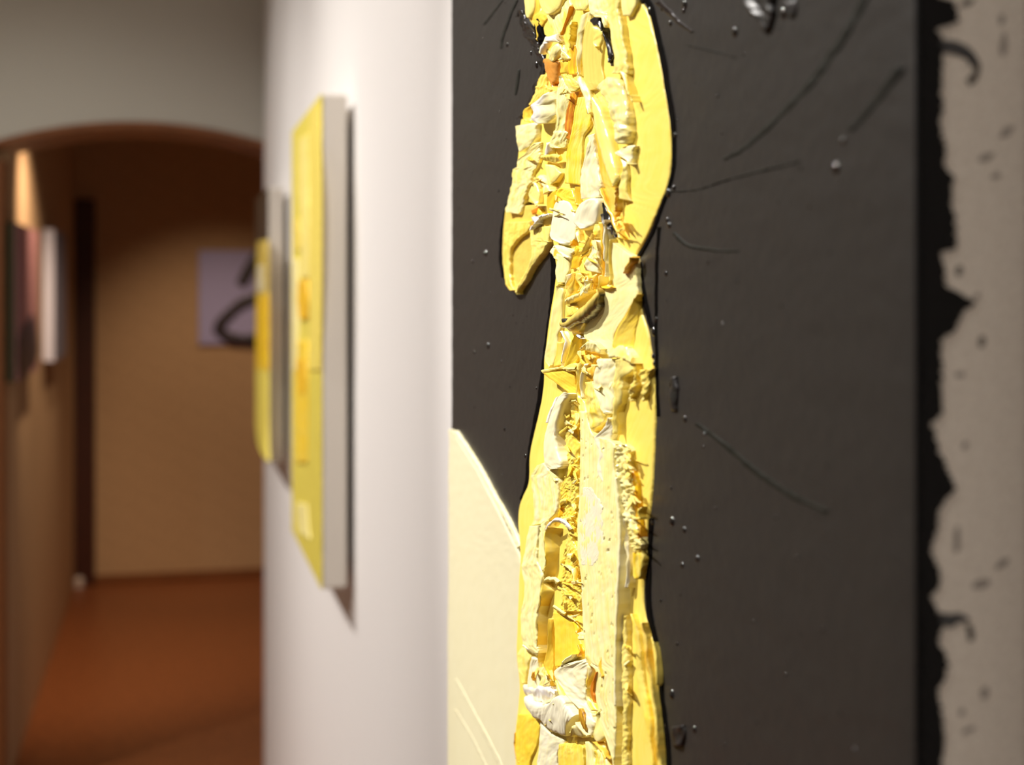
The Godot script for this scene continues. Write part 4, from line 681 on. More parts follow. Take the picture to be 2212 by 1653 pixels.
	paint("arch_lip", fig, WHITE, CREAM, [[459.4,351,12.3,457.4,351,11.7], [447.6,357.2,12.9,448.3,355.4,11.7], [432.4,362.3,12.9,435.6,359.6,11.7], [417.4,364.1,12.3,422.8,361.3,11.1], [409,363,11.1,414,360.7,10.5], [404.9,360.4,10,409.4,359.1,9.4]], {"thick":1,"rnd":0.6,"streak":0.3,"lump":0.3})
	paint("arch_tip", fig, CREAM, LEMONO, [[479.2,350.1,11.4,473.7,354.5,7.9], [476.8,348.1,11.4,474.9,351.3,7.9], [472.1,346.5,11.4,482,345.3,7.9]], {"base":3.58,"rnd":0.8,"lump":0.7})
	paint("crevice_face", fig, OCHRE, YEL, [[449.4,354.4,12.5,439.8,355,2.5], [457.4,349.6,12.5,445.5,350,1.8], [459.7,343.3,12.5,447.7,343.8,1.8], [457.4,336.7,12.5,449.8,336.4,1.8], [459.3,330.4,12,454.6,329.7,2], [463.5,323.7,11.5,456.8,324.6,2], [468.5,316.8,10.5,464.4,317.8,3]], {"base":0.5,"rnd":0.2,"streak":0.35,"lump":0.6})
	paint("bridge_curl", fig, LEMONP, CREAM, [[474.8,314.6,10,486,311.2,7], [458.9,318.3,10,470,314.5,7], [445.4,321.3,10,457.4,316.9,7], [434.4,321.5,10,448.5,317.4,7]], {"thick":1.5,"rnd":0.7,"streak":0.3,"lump":0.4})
	paint("crevice_face", fig, OCHRE, YEL, [[470.1,313.8,11,468.9,313.6,3], [471,308.6,12,460.9,309.6,1.8], [471.7,302.4,11.5,472.6,302.4,2], [480.8,293.3,11,480,296,2.5], [485.6,288.1,11,487,286.2,2.5], [483.2,282.7,11,485.1,281.8,3], [482,275.7,11,485.6,274.4,3.5], [483.2,268.8,11,485.6,267.8,3.5], [485.9,262,10,489.4,261.4,5], [488.5,256.4,9,492.8,255.1,6]], {"base":0.5,"rnd":0.2,"streak":0.4,"lump":0.7})
	paint("crumb_column", fig, YEL, LEMON, [[426.7,389.8,7.3,401.5,393,5.5], [437.4,381.5,7.3,401.5,386.4,5.5], [443.9,373.7,7.3,406.5,379,5.5], [441.7,367.1,7.3,408.5,373.1,5.5], [443.9,361.5,7.3,410.6,367.2,5.5], [433.1,360.3,7.3,411.6,362.6,5.5], [422.4,356.4,7.3,411.6,358.1,5.5], [425.6,349,7.3,413.6,351,5.5], [426.7,343.2,7.3,405.5,346.9,5.5], [435.2,334.7,7.3,401.5,340.9,5.5], [435.2,329,7.3,400.5,335.6,5.5], [441.7,321.9,7.3,399.5,330.3,5.5], [446.1,316.4,7.3,399.5,326.4,5.5], [437.4,313.6,7.3,399.5,321.4,5.5], [435.2,307.1,7.3,398.5,315,5.5], [433.1,303,7.3,397.5,310.8,5.5]], {"base":0.5,"rnd":1,"streak":0.7,"lump":0.4,"crumb":0.55,"rag":3})
	paint("orange_bit", fig, ORANGE, GOLD, [[436.4,369.6,8.2,427.4,372,6], [440.7,365.5,8.2,428.4,366.7,6], [440.7,361.8,8.2,435.9,362.7,6]], {"base":2,"rnd":0.7,"streak":0.5,"lump":0.5})
	paint("paint_curl", fig, LEMON, CREAM, [[434.3,370.5,9.4,439.9,368.5,6.7], [427.9,374.1,9.4,433.4,371.2,6.7], [417.3,376.5,9.4,423.8,373.7,6.7]], {"thick":1.2,"rnd":0.6,"lump":0.4})
	paint("paint_curl", fig, LEMONP, LEMON, [[417.3,341,9.4,412.4,342,6.7], [414.2,342.7,9.4,409.3,343.7,6.7], [402.9,343.9,9.4,409.3,343.2,6.7]], {"thick":1.2,"rnd":0.6,"lump":0.5})
	paint("paint_curl", fig, LEMONP, YEL, [[428.9,336,9.1,431.9,335.3,6.5], [427.8,333.9,9.1,425.5,333.7,6.5], [416.2,335,9.1,415.1,336.2,6.5], [410,333.9,9.1,406.9,335.5,6.5]], {"base":3,"rnd":0.8,"lump":1})
	paint("paint_curl", fig, LEMON, AMBER, [[404.9,336.1,10,402.9,337.4,7.1], [400.8,333,10,399.9,334.1,6.5], [394.8,329.2,9.4,398.9,328.8,6.5]], {"thick":1.2,"rnd":0.6,"streak":0.5,"lump":0.5})
	paint("paint_thread", fig, LEMONP, CREAM, [[449.8,302.9,9.4,459.8,299.7,6.7], [436.5,303.5,9.4,446.4,300,6.7], [421.5,304,9.4,431.2,300.5,6.7]], {"thick":1.1,"rnd":0.5})
	paint("amber_hollow", fig, OCHRE, AMBER, [[423.5,309.7,8.2,422.3,313.2,4.7], [425.7,305.9,8.2,423.4,308.4,4.7]], {"base":1,"rnd":0.3,"lump":0.8})
	paint("amber_plate", fig, YEL, GOLD, [[461.6,296.1,6.2,421.2,304.4,4.8], [460.5,292.2,6.2,411,303.3,4.8], [458.9,288,6.2,408.9,300.6,4.8], [458.2,283.4,6.2,406.9,295.5,4.8], [457.1,277.8,6.2,400.9,290.8,4.8], [456,272.2,6.2,394,287,4.8], [457.1,266.1,6.2,411,277.7,4.8], [456,261.7,6.2,431.7,269,4.8]], {"base":0.5,"rnd":0.7,"streak":0.2,"lump":0.2})
	paint("amber_face", fig, YEL, AMBER, [[463.3,291.9,8.8,460,292.5,5.9], [463.3,287.1,8.8,460,287.1,5.9], [463.3,280,8.8,461.6,279.7,5.9], [465.6,272.4,8.8,461.6,272.6,5.9], [471.4,263.8,8.8,460.4,265.8,5.9], [474.9,258.1,8.8,459.3,260.8,5.9], [470.1,255.1,8.2,460.4,256.9,5.9], [462,251.9,8.2,460.1,252.9,6.5], [461.2,247.7,7.6,462.8,247.2,6.5]], {"base":0.5,"rnd":0.2,"streak":0.3,"lump":0.3})
	paint("paint_lump", fig, CREAM, LEMON, [[390.9,299.5,9.4,388.5,301.6,6.7], [389.9,297,9.4,372.2,302.7,6.7], [385,296.3,9.4,378.8,298.1,6.7]], {"base":3,"rnd":1,"streak":0.4,"lump":1.6,"rag":1.5})
	paint("amber_bit", fig, GOLD, AMBER, [[414.1,300.6,7.1,407.1,303.3,5.3], [407,298.4,7.1,402.1,299.4,5.3], [400.9,296.5,7.1,403.1,295.8,5.3]], {"base":2,"rnd":0.7,"lump":0.6})
	paint("amber_bit", fig, GOLD, ORANGE, [[398.9,290.9,7.1,399.1,290.7,5.3], [394.9,286.9,7.1,394.2,287,5.3], [404.9,281.1,7.1,393.2,283.9,5.3]], {"base":2,"rnd":0.7,"lump":0.6})
	paint("white_slab", fig, CREAMW, CREAM, [[412.1,274.9,10,381.5,285.6,7], [438.8,265.5,10,377.7,282,7], [445.4,260,10,379.6,277.2,7], [436.6,257.1,10,381.5,272.3,7], [423.6,256.1,10,381.5,268,7], [414.2,254.8,10,381.5,263.7,7], [401.8,253.8,10,381.5,259.4,7], [390.8,254.2,10,373.9,257.7,7], [383,254.2,10,368.3,255.6,7], [376.2,251.9,10,363.6,252.7,7], [371.5,247.9,10,363.6,247.4,7], [367.7,244.3,10,366.4,242.3,7]], {"base":1,"rnd":1.4,"streak":0.14,"lump":0.6,"rag":1})
	paint("leaf_fold", fig, CREAM, LEMONP, [[426.9,270.6,10.5,435.2,268,7.4], [415.2,277,10.5,422.4,272.7,7.4], [401.8,282.6,10.5,404.9,280,7.4]], {"base":3,"rnd":0.8,"lump":0.5})
	paint("lemon_drape", fig, LEMON, LEMONP, [[451.9,255.3,8.8,452.1,256.2,6.3], [445.2,253,8.8,443.3,254.5,6.3], [438.6,249,8.8,432.5,251.7,6.3], [423.6,248.7,8.8,419.8,250.7,6.3], [421.5,245.3,8.8,409.5,249.1,6.3], [411,244.9,8.8,401.5,248.6,6.3], [400.9,245.7,8.8,399.5,246.5,6.3]], {"base":2,"rnd":1.2,"streak":0.4,"lump":0.5,"bulge":1})
	paint("lemon_fan", fig, CREAM, LEMON, [[373.4,290.2,9.4,354.8,297.4,6.7], [370.6,287.2,9.4,354.8,292.1,6.7], [367.8,284.7,9.4,360.2,286.5,6.7]], {"base":3,"rnd":0.9,"streak":0.7,"lump":1.1,"rag":1})
	paint("lemon_curl", fig, AMBER, LEMON, [[347.5,291,10,342.5,298,8.8], [342.1,288.9,10.5,340.8,292.6,8.2], [339.3,286.5,11.1,334.8,288.3,8.2]], {"thick":1.3,"rnd":0.8,"streak":0.5,"lump":0.4})
	paint("orange_slit", fig, ORANGE, ORANGED, [[351.1,286.1,10.2,348.4,287.1,10.2], [355.6,280.6,10.2,351.6,282.2,10.2], [361.1,275.9,10.2,353.8,278.4,10.2], [362.6,271.8,10.2,355.6,273.7,10.2], [361.1,269.6,10.2,354.2,271.5,10.2], [355.6,267.4,10.2,352,267.9,10.2]], {"base":7.06,"rnd":0.4,"lump":0.3})
	paint("amber_strip", fig, YEL, CREAM, [[372.5,284.5,9.1,364.5,285.4,6.5], [371.6,278.9,9.1,368.2,279.6,6.5], [372.5,272.7,9.1,373.8,272.2,6.5], [373.5,266.6,9.1,373.8,266.3,6.5], [370.7,261.5,9.1,363.6,263.3,6.5], [365,259.9,9.1,359,261.5,6.5]], {"base":2,"rnd":0.8,"streak":0.4,"lump":0.4})
	paint("white_flap", fig, PALE, CREAMW, [[517.8,225.1,12.3,509.8,217.6,10.5], [490.4,228.5,12.3,497,215.8,10], [468.7,233.5,12.3,480,219.6,10], [450.2,240.2,12.3,468.1,218.3,9.4], [432.4,249.3,12.3,449.8,220.9,9.4], [417.4,251.8,12.3,432.2,224.5,9.4], [411.1,249,11.7,420.4,227.3,9.4], [404.9,248.6,11.1,414.2,235.1,9.4], [395.8,247.3,10.5,406.9,240.6,9.4]], {"base":2,"rnd":1.8,"streak":0.14,"lump":0.5,"bulge":1})
	paint("white_flap", fig, WHITE, LEMONP, [[528.1,230.6,10.8,532.2,221.7,7.5], [506.1,234.1,10.8,514.1,223.6,7.5], [486.3,240.2,10.8,491.7,228.1,7.5], [462.6,246.1,10.8,470.4,233.6,7.5], [444.4,248.1,10.8,454.4,240.5,7.5], [437.7,249.4,10.8,448.8,244.4,7.5]], {"base":2,"rnd":1.5,"streak":0.14,"lump":0.7,"rag":1,"gloss":1})
	paint("lemon_leaf", fig, LEMON, LEMONP, [[554.8,245.2,7.9,547.2,252.8,5.8], [554.8,242.6,7.9,521,253.6,5.8], [553.4,236.5,7.9,528.7,244.1,5.8], [546.6,232.5,7.9,533.9,235.7,5.8], [541.2,227.5,7.9,536.5,228.7,5.8]], {"base":0.5,"rnd":1.2,"streak":0.5,"lump":0.4,"rag":0.8})
	paint("white_lip", fig, CREAMW, WHITE, [[529.3,257.8,10.5,535.5,254.8,7.4], [509.8,260.4,10.5,517.4,255.8,7.4], [489.9,262.9,10.5,497.3,258.4,7.4]], {"base":3,"rnd":1,"lump":0.3})
	paint("cream_dab", fig, PALE, CREAM, [[506.8,255.5,9.4,496.3,256.7,6.7], [513.2,248.3,9.4,497.5,251.8,6.7], [515.7,242.6,9.4,495.1,247.9,6.7], [518.3,235.7,9.4,490.3,243.1,6.7], [517,231.7,9.4,492.7,237.5,6.7]], {"base":2,"rnd":1.1,"streak":0.4,"lump":0.5})
	paint("orange_bit", fig, ORANGE, AMBER, [[499.2,247,10.5,497.3,248.3,7.4], [500.2,243.7,10.5,499.8,244.9,7.4], [499.2,241.6,10.5,504.7,240.5,7.4]], {"base":7.06,"rnd":0.8,"lump":0.3})
	paint("paint_lump", fig, LEMON, CREAM, [[491.6,252,8.5,470.9,259,6.2], [492.9,248.6,8.5,466.3,255.4,6.2], [485.6,246.9,8.5,462.9,253.9,6.2], [490.4,239.5,8.5,470.9,245.2,6.2]], {"base":2,"rnd":1,"streak":0.5,"lump":1,"rag":1})
	paint("lower_plate", fig, YEL, GOLD, [[555.8,202.1,7.3,527.5,210.2,5.5], [557.2,196.5,7.3,497.4,214.7,5.5], [561.3,187.5,7.3,498.6,206.4,5.5], [562.7,179.2,7.3,503.5,197.5,5.5], [561.3,171.9,7.3,512.2,188.6,5.5], [558.6,166.2,7.3,522.4,179.7,5.5], [554.4,162.4,7.3,527.5,171.7,5.5]], {"base":0.5,"rnd":1.4,"streak":0.25,"lump":0.3})
	paint("orange_edge", fig, ORANGE, AMBER, [[562,186.7,7.9,566.4,185.2,5.8], [562.6,179.3,7.9,563.6,178.9,5.8], [560.3,173.5,7.9,558.1,173.4,5.8], [554.8,169.4,7.9,555.9,168.3,5.8], [551.5,167.9,7.9,556.4,166.2,5.8]], {"base":0.5,"rnd":0.7,"streak":0.4,"lump":0.3})
	paint("lower_slab", fig, PALE, CREAM, [[486.7,216.3,8.2,473.9,213.3,6], [489.1,208.9,8.2,438.1,220.2,6], [490.3,201.8,8.2,433.8,218.6,6], [492.8,194.9,8.2,449,208.6,6], [496.4,187.7,8.2,451.2,202.1,6], [498.9,180.7,8.2,451.2,196.2,6]], {"base":0.5,"rnd":1.1,"streak":0.14,"lump":0.3})
	paint("gold_panel", fig, YEL, LEMON, [[441.7,215.7,7.3,429.2,220.6,5.5], [443.9,209.8,7.3,396.6,229.1,5.5], [443.9,204.5,7.3,392.6,224.3,5.5], [443.9,198.7,7.3,390.7,216.1,5.5]], {"base":0.5,"rnd":0.6,"streak":0.8,"lump":0.3})
	paint("pale_panel", fig, CREAM, LEMONO, [[381.2,236.2,7.9,372.3,238.3,5.8], [379.3,230.9,7.9,368.6,234.6,5.8], [379.3,225.4,7.9,366.8,229.3,5.8], [379.3,220,7.9,354,228.2,5.8]], {"base":0.5,"rnd":0.7,"streak":0.5,"lump":0.3})
	paint("petal_fan", fig, CREAM, LEMON, [[404.9,233.5,10.8,413.4,228.7,7.5], [398.8,239.8,10.8,401.2,232.2,7.5], [391.8,243.6,10.8,389.4,236.1,7.5], [380,243.8,10.8,381.6,238.5,7.5], [366.6,243.9,10.8,374,240.3,7.5]], {"base":3,"rnd":0.9,"streak":0.9,"lump":0.9,"rag":1})
	paint("brown_slit", fig, BROWN, AMBER, [[385.7,255,10.3,381.8,256.2,10.3], [385.7,250.8,10.3,375,253.9,10.3], [382.7,247.3,10.3,371.2,250.7,10.3], [377.9,245,10.3,372.2,245.6,10.3]], {"base":5.9,"rnd":0.4,"streak":0.6,"lump":0.5})
	paint("pale_cone", fig, LEMONP, CREAM, [[345.6,265.1,10.5,350.7,263.4,7.4], [350.1,258,10.5,344.5,260,7.4], [353.7,250.7,10.5,338.4,255.1,7.4], [353.7,247,10.5,337.5,252.3,7.4], [347.4,246.6,10.5,341.9,248.4,7.4]], {"base":2,"rnd":1.2,"streak":0.3,"lump":0.4,"bulge":1})
	paint("olive_curl", fig, AMBER, OCHRE, [[358.3,243.4,10.5,347.1,247.3,7.6], [349.2,244.2,10.5,343,246.9,6.5], [340.3,244.4,10.5,337.8,244.9,6.5], [333.5,243,10,333.5,242.7,6.5], [325.9,242.8,9.4,328.2,241.4,7.1]], {"thick":1.2,"rnd":0.5,"streak":0.4,"lump":0.4})
	paint("lemon_leaf", fig, YEL, CREAM, [[358.6,238.5,8.8,355.9,239.7,6.3], [356.8,235.4,8.8,347,239.4,6.3], [358.6,231.1,8.8,340,237,6.3], [355,228.1,8.8,331.4,235.7,6.3]], {"base":2,"rnd":0.9,"streak":0.6,"lump":1,"rag":1})
	paint("bead_cord", fig, LEMON, LEMONP, [[309.5,328.5,7.1,306.7,329.1,5.3], [310.8,319.8,7.1,305.9,320.8,5.3], [311.1,311.2,7.1,305.4,312.5,5.3], [311.1,303.2,7.1,304.8,304.7,5.3], [310.5,295.4,7.1,304.3,297,5.3], [310.5,287.5,7.1,304.3,289,5.3], [310.8,279.4,7.1,303.8,281.3,5.3], [310.5,271.5,7.1,304.8,273.1,5.3], [310.5,263.5,7.1,305.1,265.1,5.3], [310.5,256.1,7.1,305.4,257.5,5.3], [310.8,248.5,7.1,305.1,250.2,5.3], [310.5,242.6,7.1,305.1,244.3,5.3]], {"base":1,"rnd":1.1,"streak":0.4,"lump":0.3,"crumb":0.45,"rag":1.5})
	paint("outer_ridge", fig, LEMON, YEL, [[299.1,331.8,6.2,297.3,332.1,4.8], [292.9,323.9,6.2,289.5,324.6,4.8], [289.8,312.5,6.2,285,313.6,4.8], [288.3,301.2,6.2,282,302.8,4.8], [283.7,290.9,6.2,276,292.9,4.8], [274.8,280.5,6.2,268.7,282.2,4.8], [268.9,270.4,6.2,265.9,271.3,4.8], [264.6,258.1,6.2,261.6,259,4.8]], {"base":1,"rnd":1,"streak":0.8,"lump":0.4})
	paint("outer_ridge", fig, LEMON, AMBER, [[281.4,330.9,6.5,280.7,331,4.9], [276.9,322.4,6.5,274.1,323,4.9], [272.4,313,6.5,269.7,313.6,4.9], [266.6,303.2,6.5,264.6,303.6,4.9], [262.3,293.1,6.5,260.4,293.6,4.9], [258,283.1,6.5,256.1,283.6,4.9], [255.9,272.2,6.5,253.3,272.8,4.9], [253.8,261.7,6.5,250.6,262.6,4.9]], {"base":0.5,"rnd":1,"streak":0.8,"lump":0.7,"rag":1.2})
	paint("outer_flake", fig, LEMON, YEL, [[265,324,4.7,264.8,324.2,3.9], [264.2,318.8,4.7,262.4,319.7,3.9], [261.6,313.8,4.7,260.5,314.5,3.9], [260.2,308.6,4.7,258.7,308.9,3.9], [259.5,303.1,4.7,259,302.8,3.9]], {"base":0.5,"rnd":0.8,"lump":0.6,"rag":1})
	paint("side_streak", fig, LEMON, GOLD, [[293.4,366.1,7.1,281.9,369.1,5.3], [293.4,361.2,7.1,280.4,364.5,5.3], [291.8,355.7,7.1,281.9,358.5,5.3], [288.7,352.4,7.1,286.4,352.8,5.3]], {"base":1,"rnd":0.8,"streak":0.8,"lump":0.8,"rag":1})
	paint("black_drip", canvas_root, BLACK, BLACK2, [[-0.9,595.8,-7.8,-0.9,591.7,-7.8], [-0.9,595.7,-13.1,-0.9,591.2,-12.8], [-0.9,594.6,-17.4,-0.9,590.4,-16], [-0.9,592.2,-21,-0.9,589.2,-18.8], [-0.9,589.1,-23.1,-0.9,587.3,-20.2]], {"thick":0.9,"rnd":0.5,"lump":0.1,"rag":0.3,"step":0.4})
	paint("black_drip", canvas_root, SMOKE, BLACK2, [[-0.4,589.1,-23.4,-0.4,587.8,-20.9], [-0.4,586.3,-23.8,-0.4,586.2,-21.6], [-0.4,582.7,-22.7,-0.4,584.2,-20.2], [-0.4,580.3,-19.8,-0.4,582.5,-18.4]], {"thick":0.4,"rnd":0.2,"lump":0.1,"rag":0.3,"step":0.4})
	paint("black_drip", canvas_root, BLACK, BLACK2, [[-0.9,397.6,-7.8,-0.9,393.8,-7.8], [-0.9,397.1,-12.2,-0.9,392.6,-12.4], [-0.9,397.2,-16,-0.9,394,-15.6], [-0.9,396.1,-19.2,-0.9,394.1,-19.2]], {"thick":0.9,"rnd":0.5,"lump":0.1,"rag":0.3,"step":0.4})
	paint("black_drip", canvas_root, SMOKE, BLACK2, [[-0.4,392.8,-18,-0.4,393,-20.2], [-0.4,390.5,-18.8,-0.4,390,-21.3], [-0.4,387.6,-19.1,-0.4,387.2,-20.9]], {"thick":0.4,"rnd":0.2,"lump":0.1,"rag":0.3,"step":0.4})
	paint("paint_stain", canvas_root, STAIN, STAIN, [[-0.2,606,-32,-0.2,606,-33.1], [-0.2,605,-31.1,-0.2,605.1,-33.6], [-0.2,603,-30.8,-0.2,603.1,-33.4], [-0.2,602.1,-31.3,-0.2,602.1,-32.3]], {"thick":0.2,"rnd":0.15,"lump":0.03,"rag":0.3,"step":0.5})
	paint("paint_stain", canvas_root, STAIN, STAIN, [[-0.2,599.6,-32.8,-0.2,599.6,-33.8], [-0.2,597.5,-31.8,-0.2,597.6,-34.4], [-0.2,593.4,-31.5,-0.2,593.5,-34.1], [-0.2,591.4,-32,-0.2,591.5,-33.1]], {"thick":0.2,"rnd":0.15,"lump":0.03,"rag":0.3,"step":0.5})
	paint("paint_stain", canvas_root, STAIN, STAIN, [[-0.2,566.9,-35.2,-0.2,567,-36.8], [-0.2,565.8,-33.1,-0.2,565.9,-37.1], [-0.2,563.7,-31.6,-0.2,563.8,-35.6], [-0.2,562.6,-31.6,-0.2,562.6,-33.2]], {"thick":0.2,"rnd":0.15,"lump":0.03,"rag":0.3,"step":0.5})
	paint("paint_stain", canvas_root, STAIN, STAIN, [[-0.2,557.3,-26.9,-0.2,557.4,-28.8], [-0.2,556.5,-24.6,-0.2,556.6,-29.3], [-0.2,554.8,-23.2,-0.2,554.9,-27.8], [-0.2,554,-23.3,-0.2,554.1,-25.2]], {"thick":0.2,"rnd":0.15,"lump":0.03,"rag":0.3,"step":0.5})
	paint("paint_stain", canvas_root, SMOKE, STAIN, [[-0.2,518,-15.5,-0.2,518,-16.5], [-0.2,517.1,-14.6,-0.2,517.1,-17.1], [-0.2,515.1,-14.3,-0.2,515.1,-16.8], [-0.2,514.2,-14.8,-0.2,514.2,-15.8]], {"thick":0.2,"rnd":0.15,"lump":0.03,"rag":0.3,"step":0.5})
	paint("paint_stain", canvas_root, SMOKE, STAIN, [[-0.2,493.5,-24.4,-0.2,493.5,-25.5], [-0.2,492.5,-23.3,-0.2,492.5,-26.2], [-0.2,490.4,-23.1,-0.2,490.4,-25.9], [-0.2,489.4,-23.7,-0.2,489.3,-24.8]], {"thick":0.2,"rnd":0.15,"lump":0.03,"rag":0.3,"step":0.5})
	paint("paint_stain", canvas_root, STAIN, STAIN, [[-0.2,456.8,-17.8,-0.2,456.7,-18.8], [-0.2,456.1,-16.9,-0.2,456.1,-19.4], [-0.2,454.9,-16.6,-0.2,454.8,-19.1], [-0.2,454.2,-17.1,-0.2,454.2,-18.1]], {"thick":0.2,"rnd":0.15,"lump":0.03,"rag":0.3,"step":0.5})
	paint("paint_stain", canvas_root, STAIN, STAIN, [[-0.2,427.8,-14.8,-0.2,427.7,-15.8], [-0.2,425.4,-13.8,-0.2,425.3,-16.3], [-0.2,420.6,-13.6,-0.2,420.5,-16.1], [-0.2,418.2,-14.1,-0.2,418.1,-15.1]], {"thick":0.2,"rnd":0.15,"lump":0.03,"rag":0.3,"step":0.5})
	paint("paint_stain", canvas_root, STAIN, STAIN, [[-0.2,415.5,-33.6,-0.2,415.5,-35.2], [-0.2,414.7,-31.5,-0.2,414.5,-35.5], [-0.2,412.8,-30,-0.2,412.6,-34], [-0.2,411.8,-29.9,-0.2,411.8,-31.5]], {"thick":0.2,"rnd":0.15,"lump":0.03,"rag":0.3,"step":0.5})
	paint("paint_stain", canvas_root, STAIN, STAIN, [[-0.2,408.7,-24.8,-0.2,408.6,-27.3], [-0.2,407.9,-22.1,-0.2,407.6,-28.2], [-0.2,406.2,-20.6,-0.2,405.9,-26.8], [-0.2,405.3,-21.2,-0.2,405.2,-23.7]], {"thick":0.2,"rnd":0.15,"lump":0.03,"rag":0.3,"step":0.5})
	paint("paint_stain", canvas_root, STAIN, STAIN, [[-0.2,371,-25.5,-0.2,371,-26.6], [-0.2,370,-24.4,-0.2,369.8,-27.3], [-0.2,367.7,-24.1,-0.2,367.5,-27], [-0.2,366.6,-24.7,-0.2,366.5,-25.9]], {"thick":0.2,"rnd":0.15,"lump":0.03,"rag":0.3,"step":0.5})
	paint("paint_stain", canvas_root, STAIN, STAIN, [[-0.2,363.9,-16.6,-0.2,363.8,-17.6], [-0.2,363.3,-15.6,-0.2,363.2,-18.1], [-0.2,362.1,-15.3,-0.2,361.9,-17.9], [-0.2,361.4,-15.8,-0.2,361.3,-16.8]], {"thick":0.2,"rnd":0.15,"lump":0.03,"rag":0.3,"step":0.5})
	paint("paint_stain", canvas_root, STAIN, STAIN, [[-0.2,357.5,-20.2,-0.2,357.4,-21.8], [-0.2,357,-18.1,-0.2,356.8,-22.1], [-0.2,355.9,-16.7,-0.2,355.6,-20.6], [-0.2,355.2,-16.6,-0.2,355.1,-18.2]], {"thick":0.2,"rnd":0.15,"lump":0.03,"rag":0.3,"step":0.5})
	paint("paint_stain", canvas_root, STAIN, STAIN, [[-0.2,480.9,-15.6,-0.2,480.9,-17.1], [-0.2,480.5,-14.4,-0.2,480.4,-18], [-0.2,479.5,-14.1,-0.2,479.4,-17.7], [-0.2,479,-14.9,-0.2,479,-16.3]], {"thick":0.2,"rnd":0.15,"lump":0.03,"rag":0.3,"step":0.5})
	paint("paint_stain", canvas_root, SMOKE, STAIN, [[-0.2,610.9,-19.8,-0.2,611,-21.5], [-0.2,610.1,-17.6,-0.2,610.3,-21.9], [-0.2,608.6,-16.2,-0.2,608.8,-20.5], [-0.2,607.9,-16.2,-0.2,607.9,-17.9]], {"thick":0.2,"rnd":0.15,"lump":0.03,"rag":0.3,"step":0.5})
	paint("paint_stain", canvas_root, STAIN, STAIN, [[-0.2,550.4,-29.7,-0.2,550.5,-31.1], [-0.2,549.8,-28.4,-0.2,549.9,-32], [-0.2,548.7,-28.1,-0.2,548.8,-31.7], [-0.2,548.2,-28.9,-0.2,548.2,-30.4]], {"thick":0.2,"rnd":0.15,"lump":0.03,"rag":0.3,"step":0.5})
	paint("paint_stain", canvas_root, STAIN, STAIN, [[-0.2,508.4,-22.4,-0.2,508.4,-23.2], [-0.2,507.8,-21.5,-0.2,507.8,-23.7], [-0.2,506.7,-21.3,-0.2,506.7,-23.4], [-0.2,506.1,-21.7,-0.2,506.1,-22.5]], {"thick":0.2,"rnd":0.15,"lump":0.03,"rag":0.3,"step":0.5})
	paint("paint_fleck", fig, YEL, LEMON, [[414.8,357.6,7.1,419.5,354.9,6.9], [405.3,358.7,7.6,412.3,355.3,7], [397.3,358.6,8.4,401.2,356.7,8], [390.7,357.7,8.9,393.7,357,8.1]], {"thick":0.45,"rnd":0.2,"streak":0.5,"lump":0.35,"rag":0.6,"step":0.45})
	paint("paint_fleck", fig, YEL, CREAM, [[427.3,364.3,7.2,433.9,362.3,7.2], [421.2,363.1,8,433,360.1,6.7], [414.9,361.9,9,420.3,360.4,8.7], [408.5,360.7,9.7,409.9,360.4,9.4]], {"thick":0.45,"rnd":0.2,"streak":0.5,"lump":0.35,"rag":0.6,"step":0.45})
	paint("paint_fleck", fig, YEL, CREAM, [[414.6,304.4,7.3,413.9,302.8,6.8], [405.6,307.1,8.1,403.7,305.6,7.9], [395.3,309.7,9.2,394.4,308.7,9], [385.7,312.2,10.1,385.9,312.1,10]], {"thick":0.45,"rnd":0.2,"streak":0.5,"lump":0.35,"rag":0.6,"step":0.45})
	paint("paint_fleck", fig, LEMONP, YEL, [[411.4,400.3,8,411.4,399.5,7], [406.3,402.1,8.6,402.6,401.7,8.5], [399.7,403.9,9.3,402.2,403,7.9], [393.2,405.6,9.9,393.1,405.6,9.8]], {"thick":0.45,"rnd":0.2,"streak":0.5,"lump":0.35,"rag":0.6,"step":0.45})
	paint("paint_fleck", fig, YEL, YEL, [[412.7,336.8,7.1,409.3,336.4,6.7], [407.6,338.8,7.4,406.6,337.7,6.2], [401.7,340.8,7.8,401,340.2,7.1], [396.5,342.9,8,398.8,342.4,7.3]], {"thick":0.45,"rnd":0.2,"streak":0.5,"lump":0.35,"rag":0.6,"step":0.45})
	paint("paint_fleck", fig, LEMON, YEL, [[432.6,313.9,7.4,435.5,311.9,6.5], [422.7,316.2,7.9,427.1,313.7,6.6], [412.3,318.2,8.6,413.8,317,8.1], [402.1,320.2,9.2,406.8,319.1,7.8]], {"thick":0.45,"rnd":0.2,"streak":0.5,"lump":0.35,"rag":0.6,"step":0.45})
	paint("paint_fleck", fig, YEL, LEMON, [[413.9,368.5,7.9,420.6,367.1,7], [410.1,368.1,8.7,418.8,366.3,7.4], [405.6,367.7,9.9,408.1,367.1,9.8], [401.5,367.3,10.8,405.5,366.6,9.7]], {"thick":0.45,"rnd":0.2,"streak":0.5,"lump":0.35,"rag":0.6,"step":0.45})
	paint("paint_fleck", fig, YEL, YEL, [[409.4,399.3,8,418.6,398.7,7.2], [408.3,397,8.4,416,396.6,8.3], [409.9,394.6,9.1,418.7,393.8,7.8], [414.2,391.9,9.5,416.7,391.5,8.9]], {"thick":0.45,"rnd":0.2,"streak":0.5,"lump":0.35,"rag":0.6,"step":0.45})
	paint("paint_fleck", fig, CREAM, CREAM, [[413.2,422.1,7.8,420.6,419.8,7.3], [408,422.1,8.1,415.8,419.5,7.8], [404.6,421.3,8.6,410.7,419.6,8], [402.3,420,9,407.2,419.4,7.7]], {"thick":0.45,"rnd":0.2,"streak":0.5,"lump":0.35,"rag":0.6,"step":0.45})
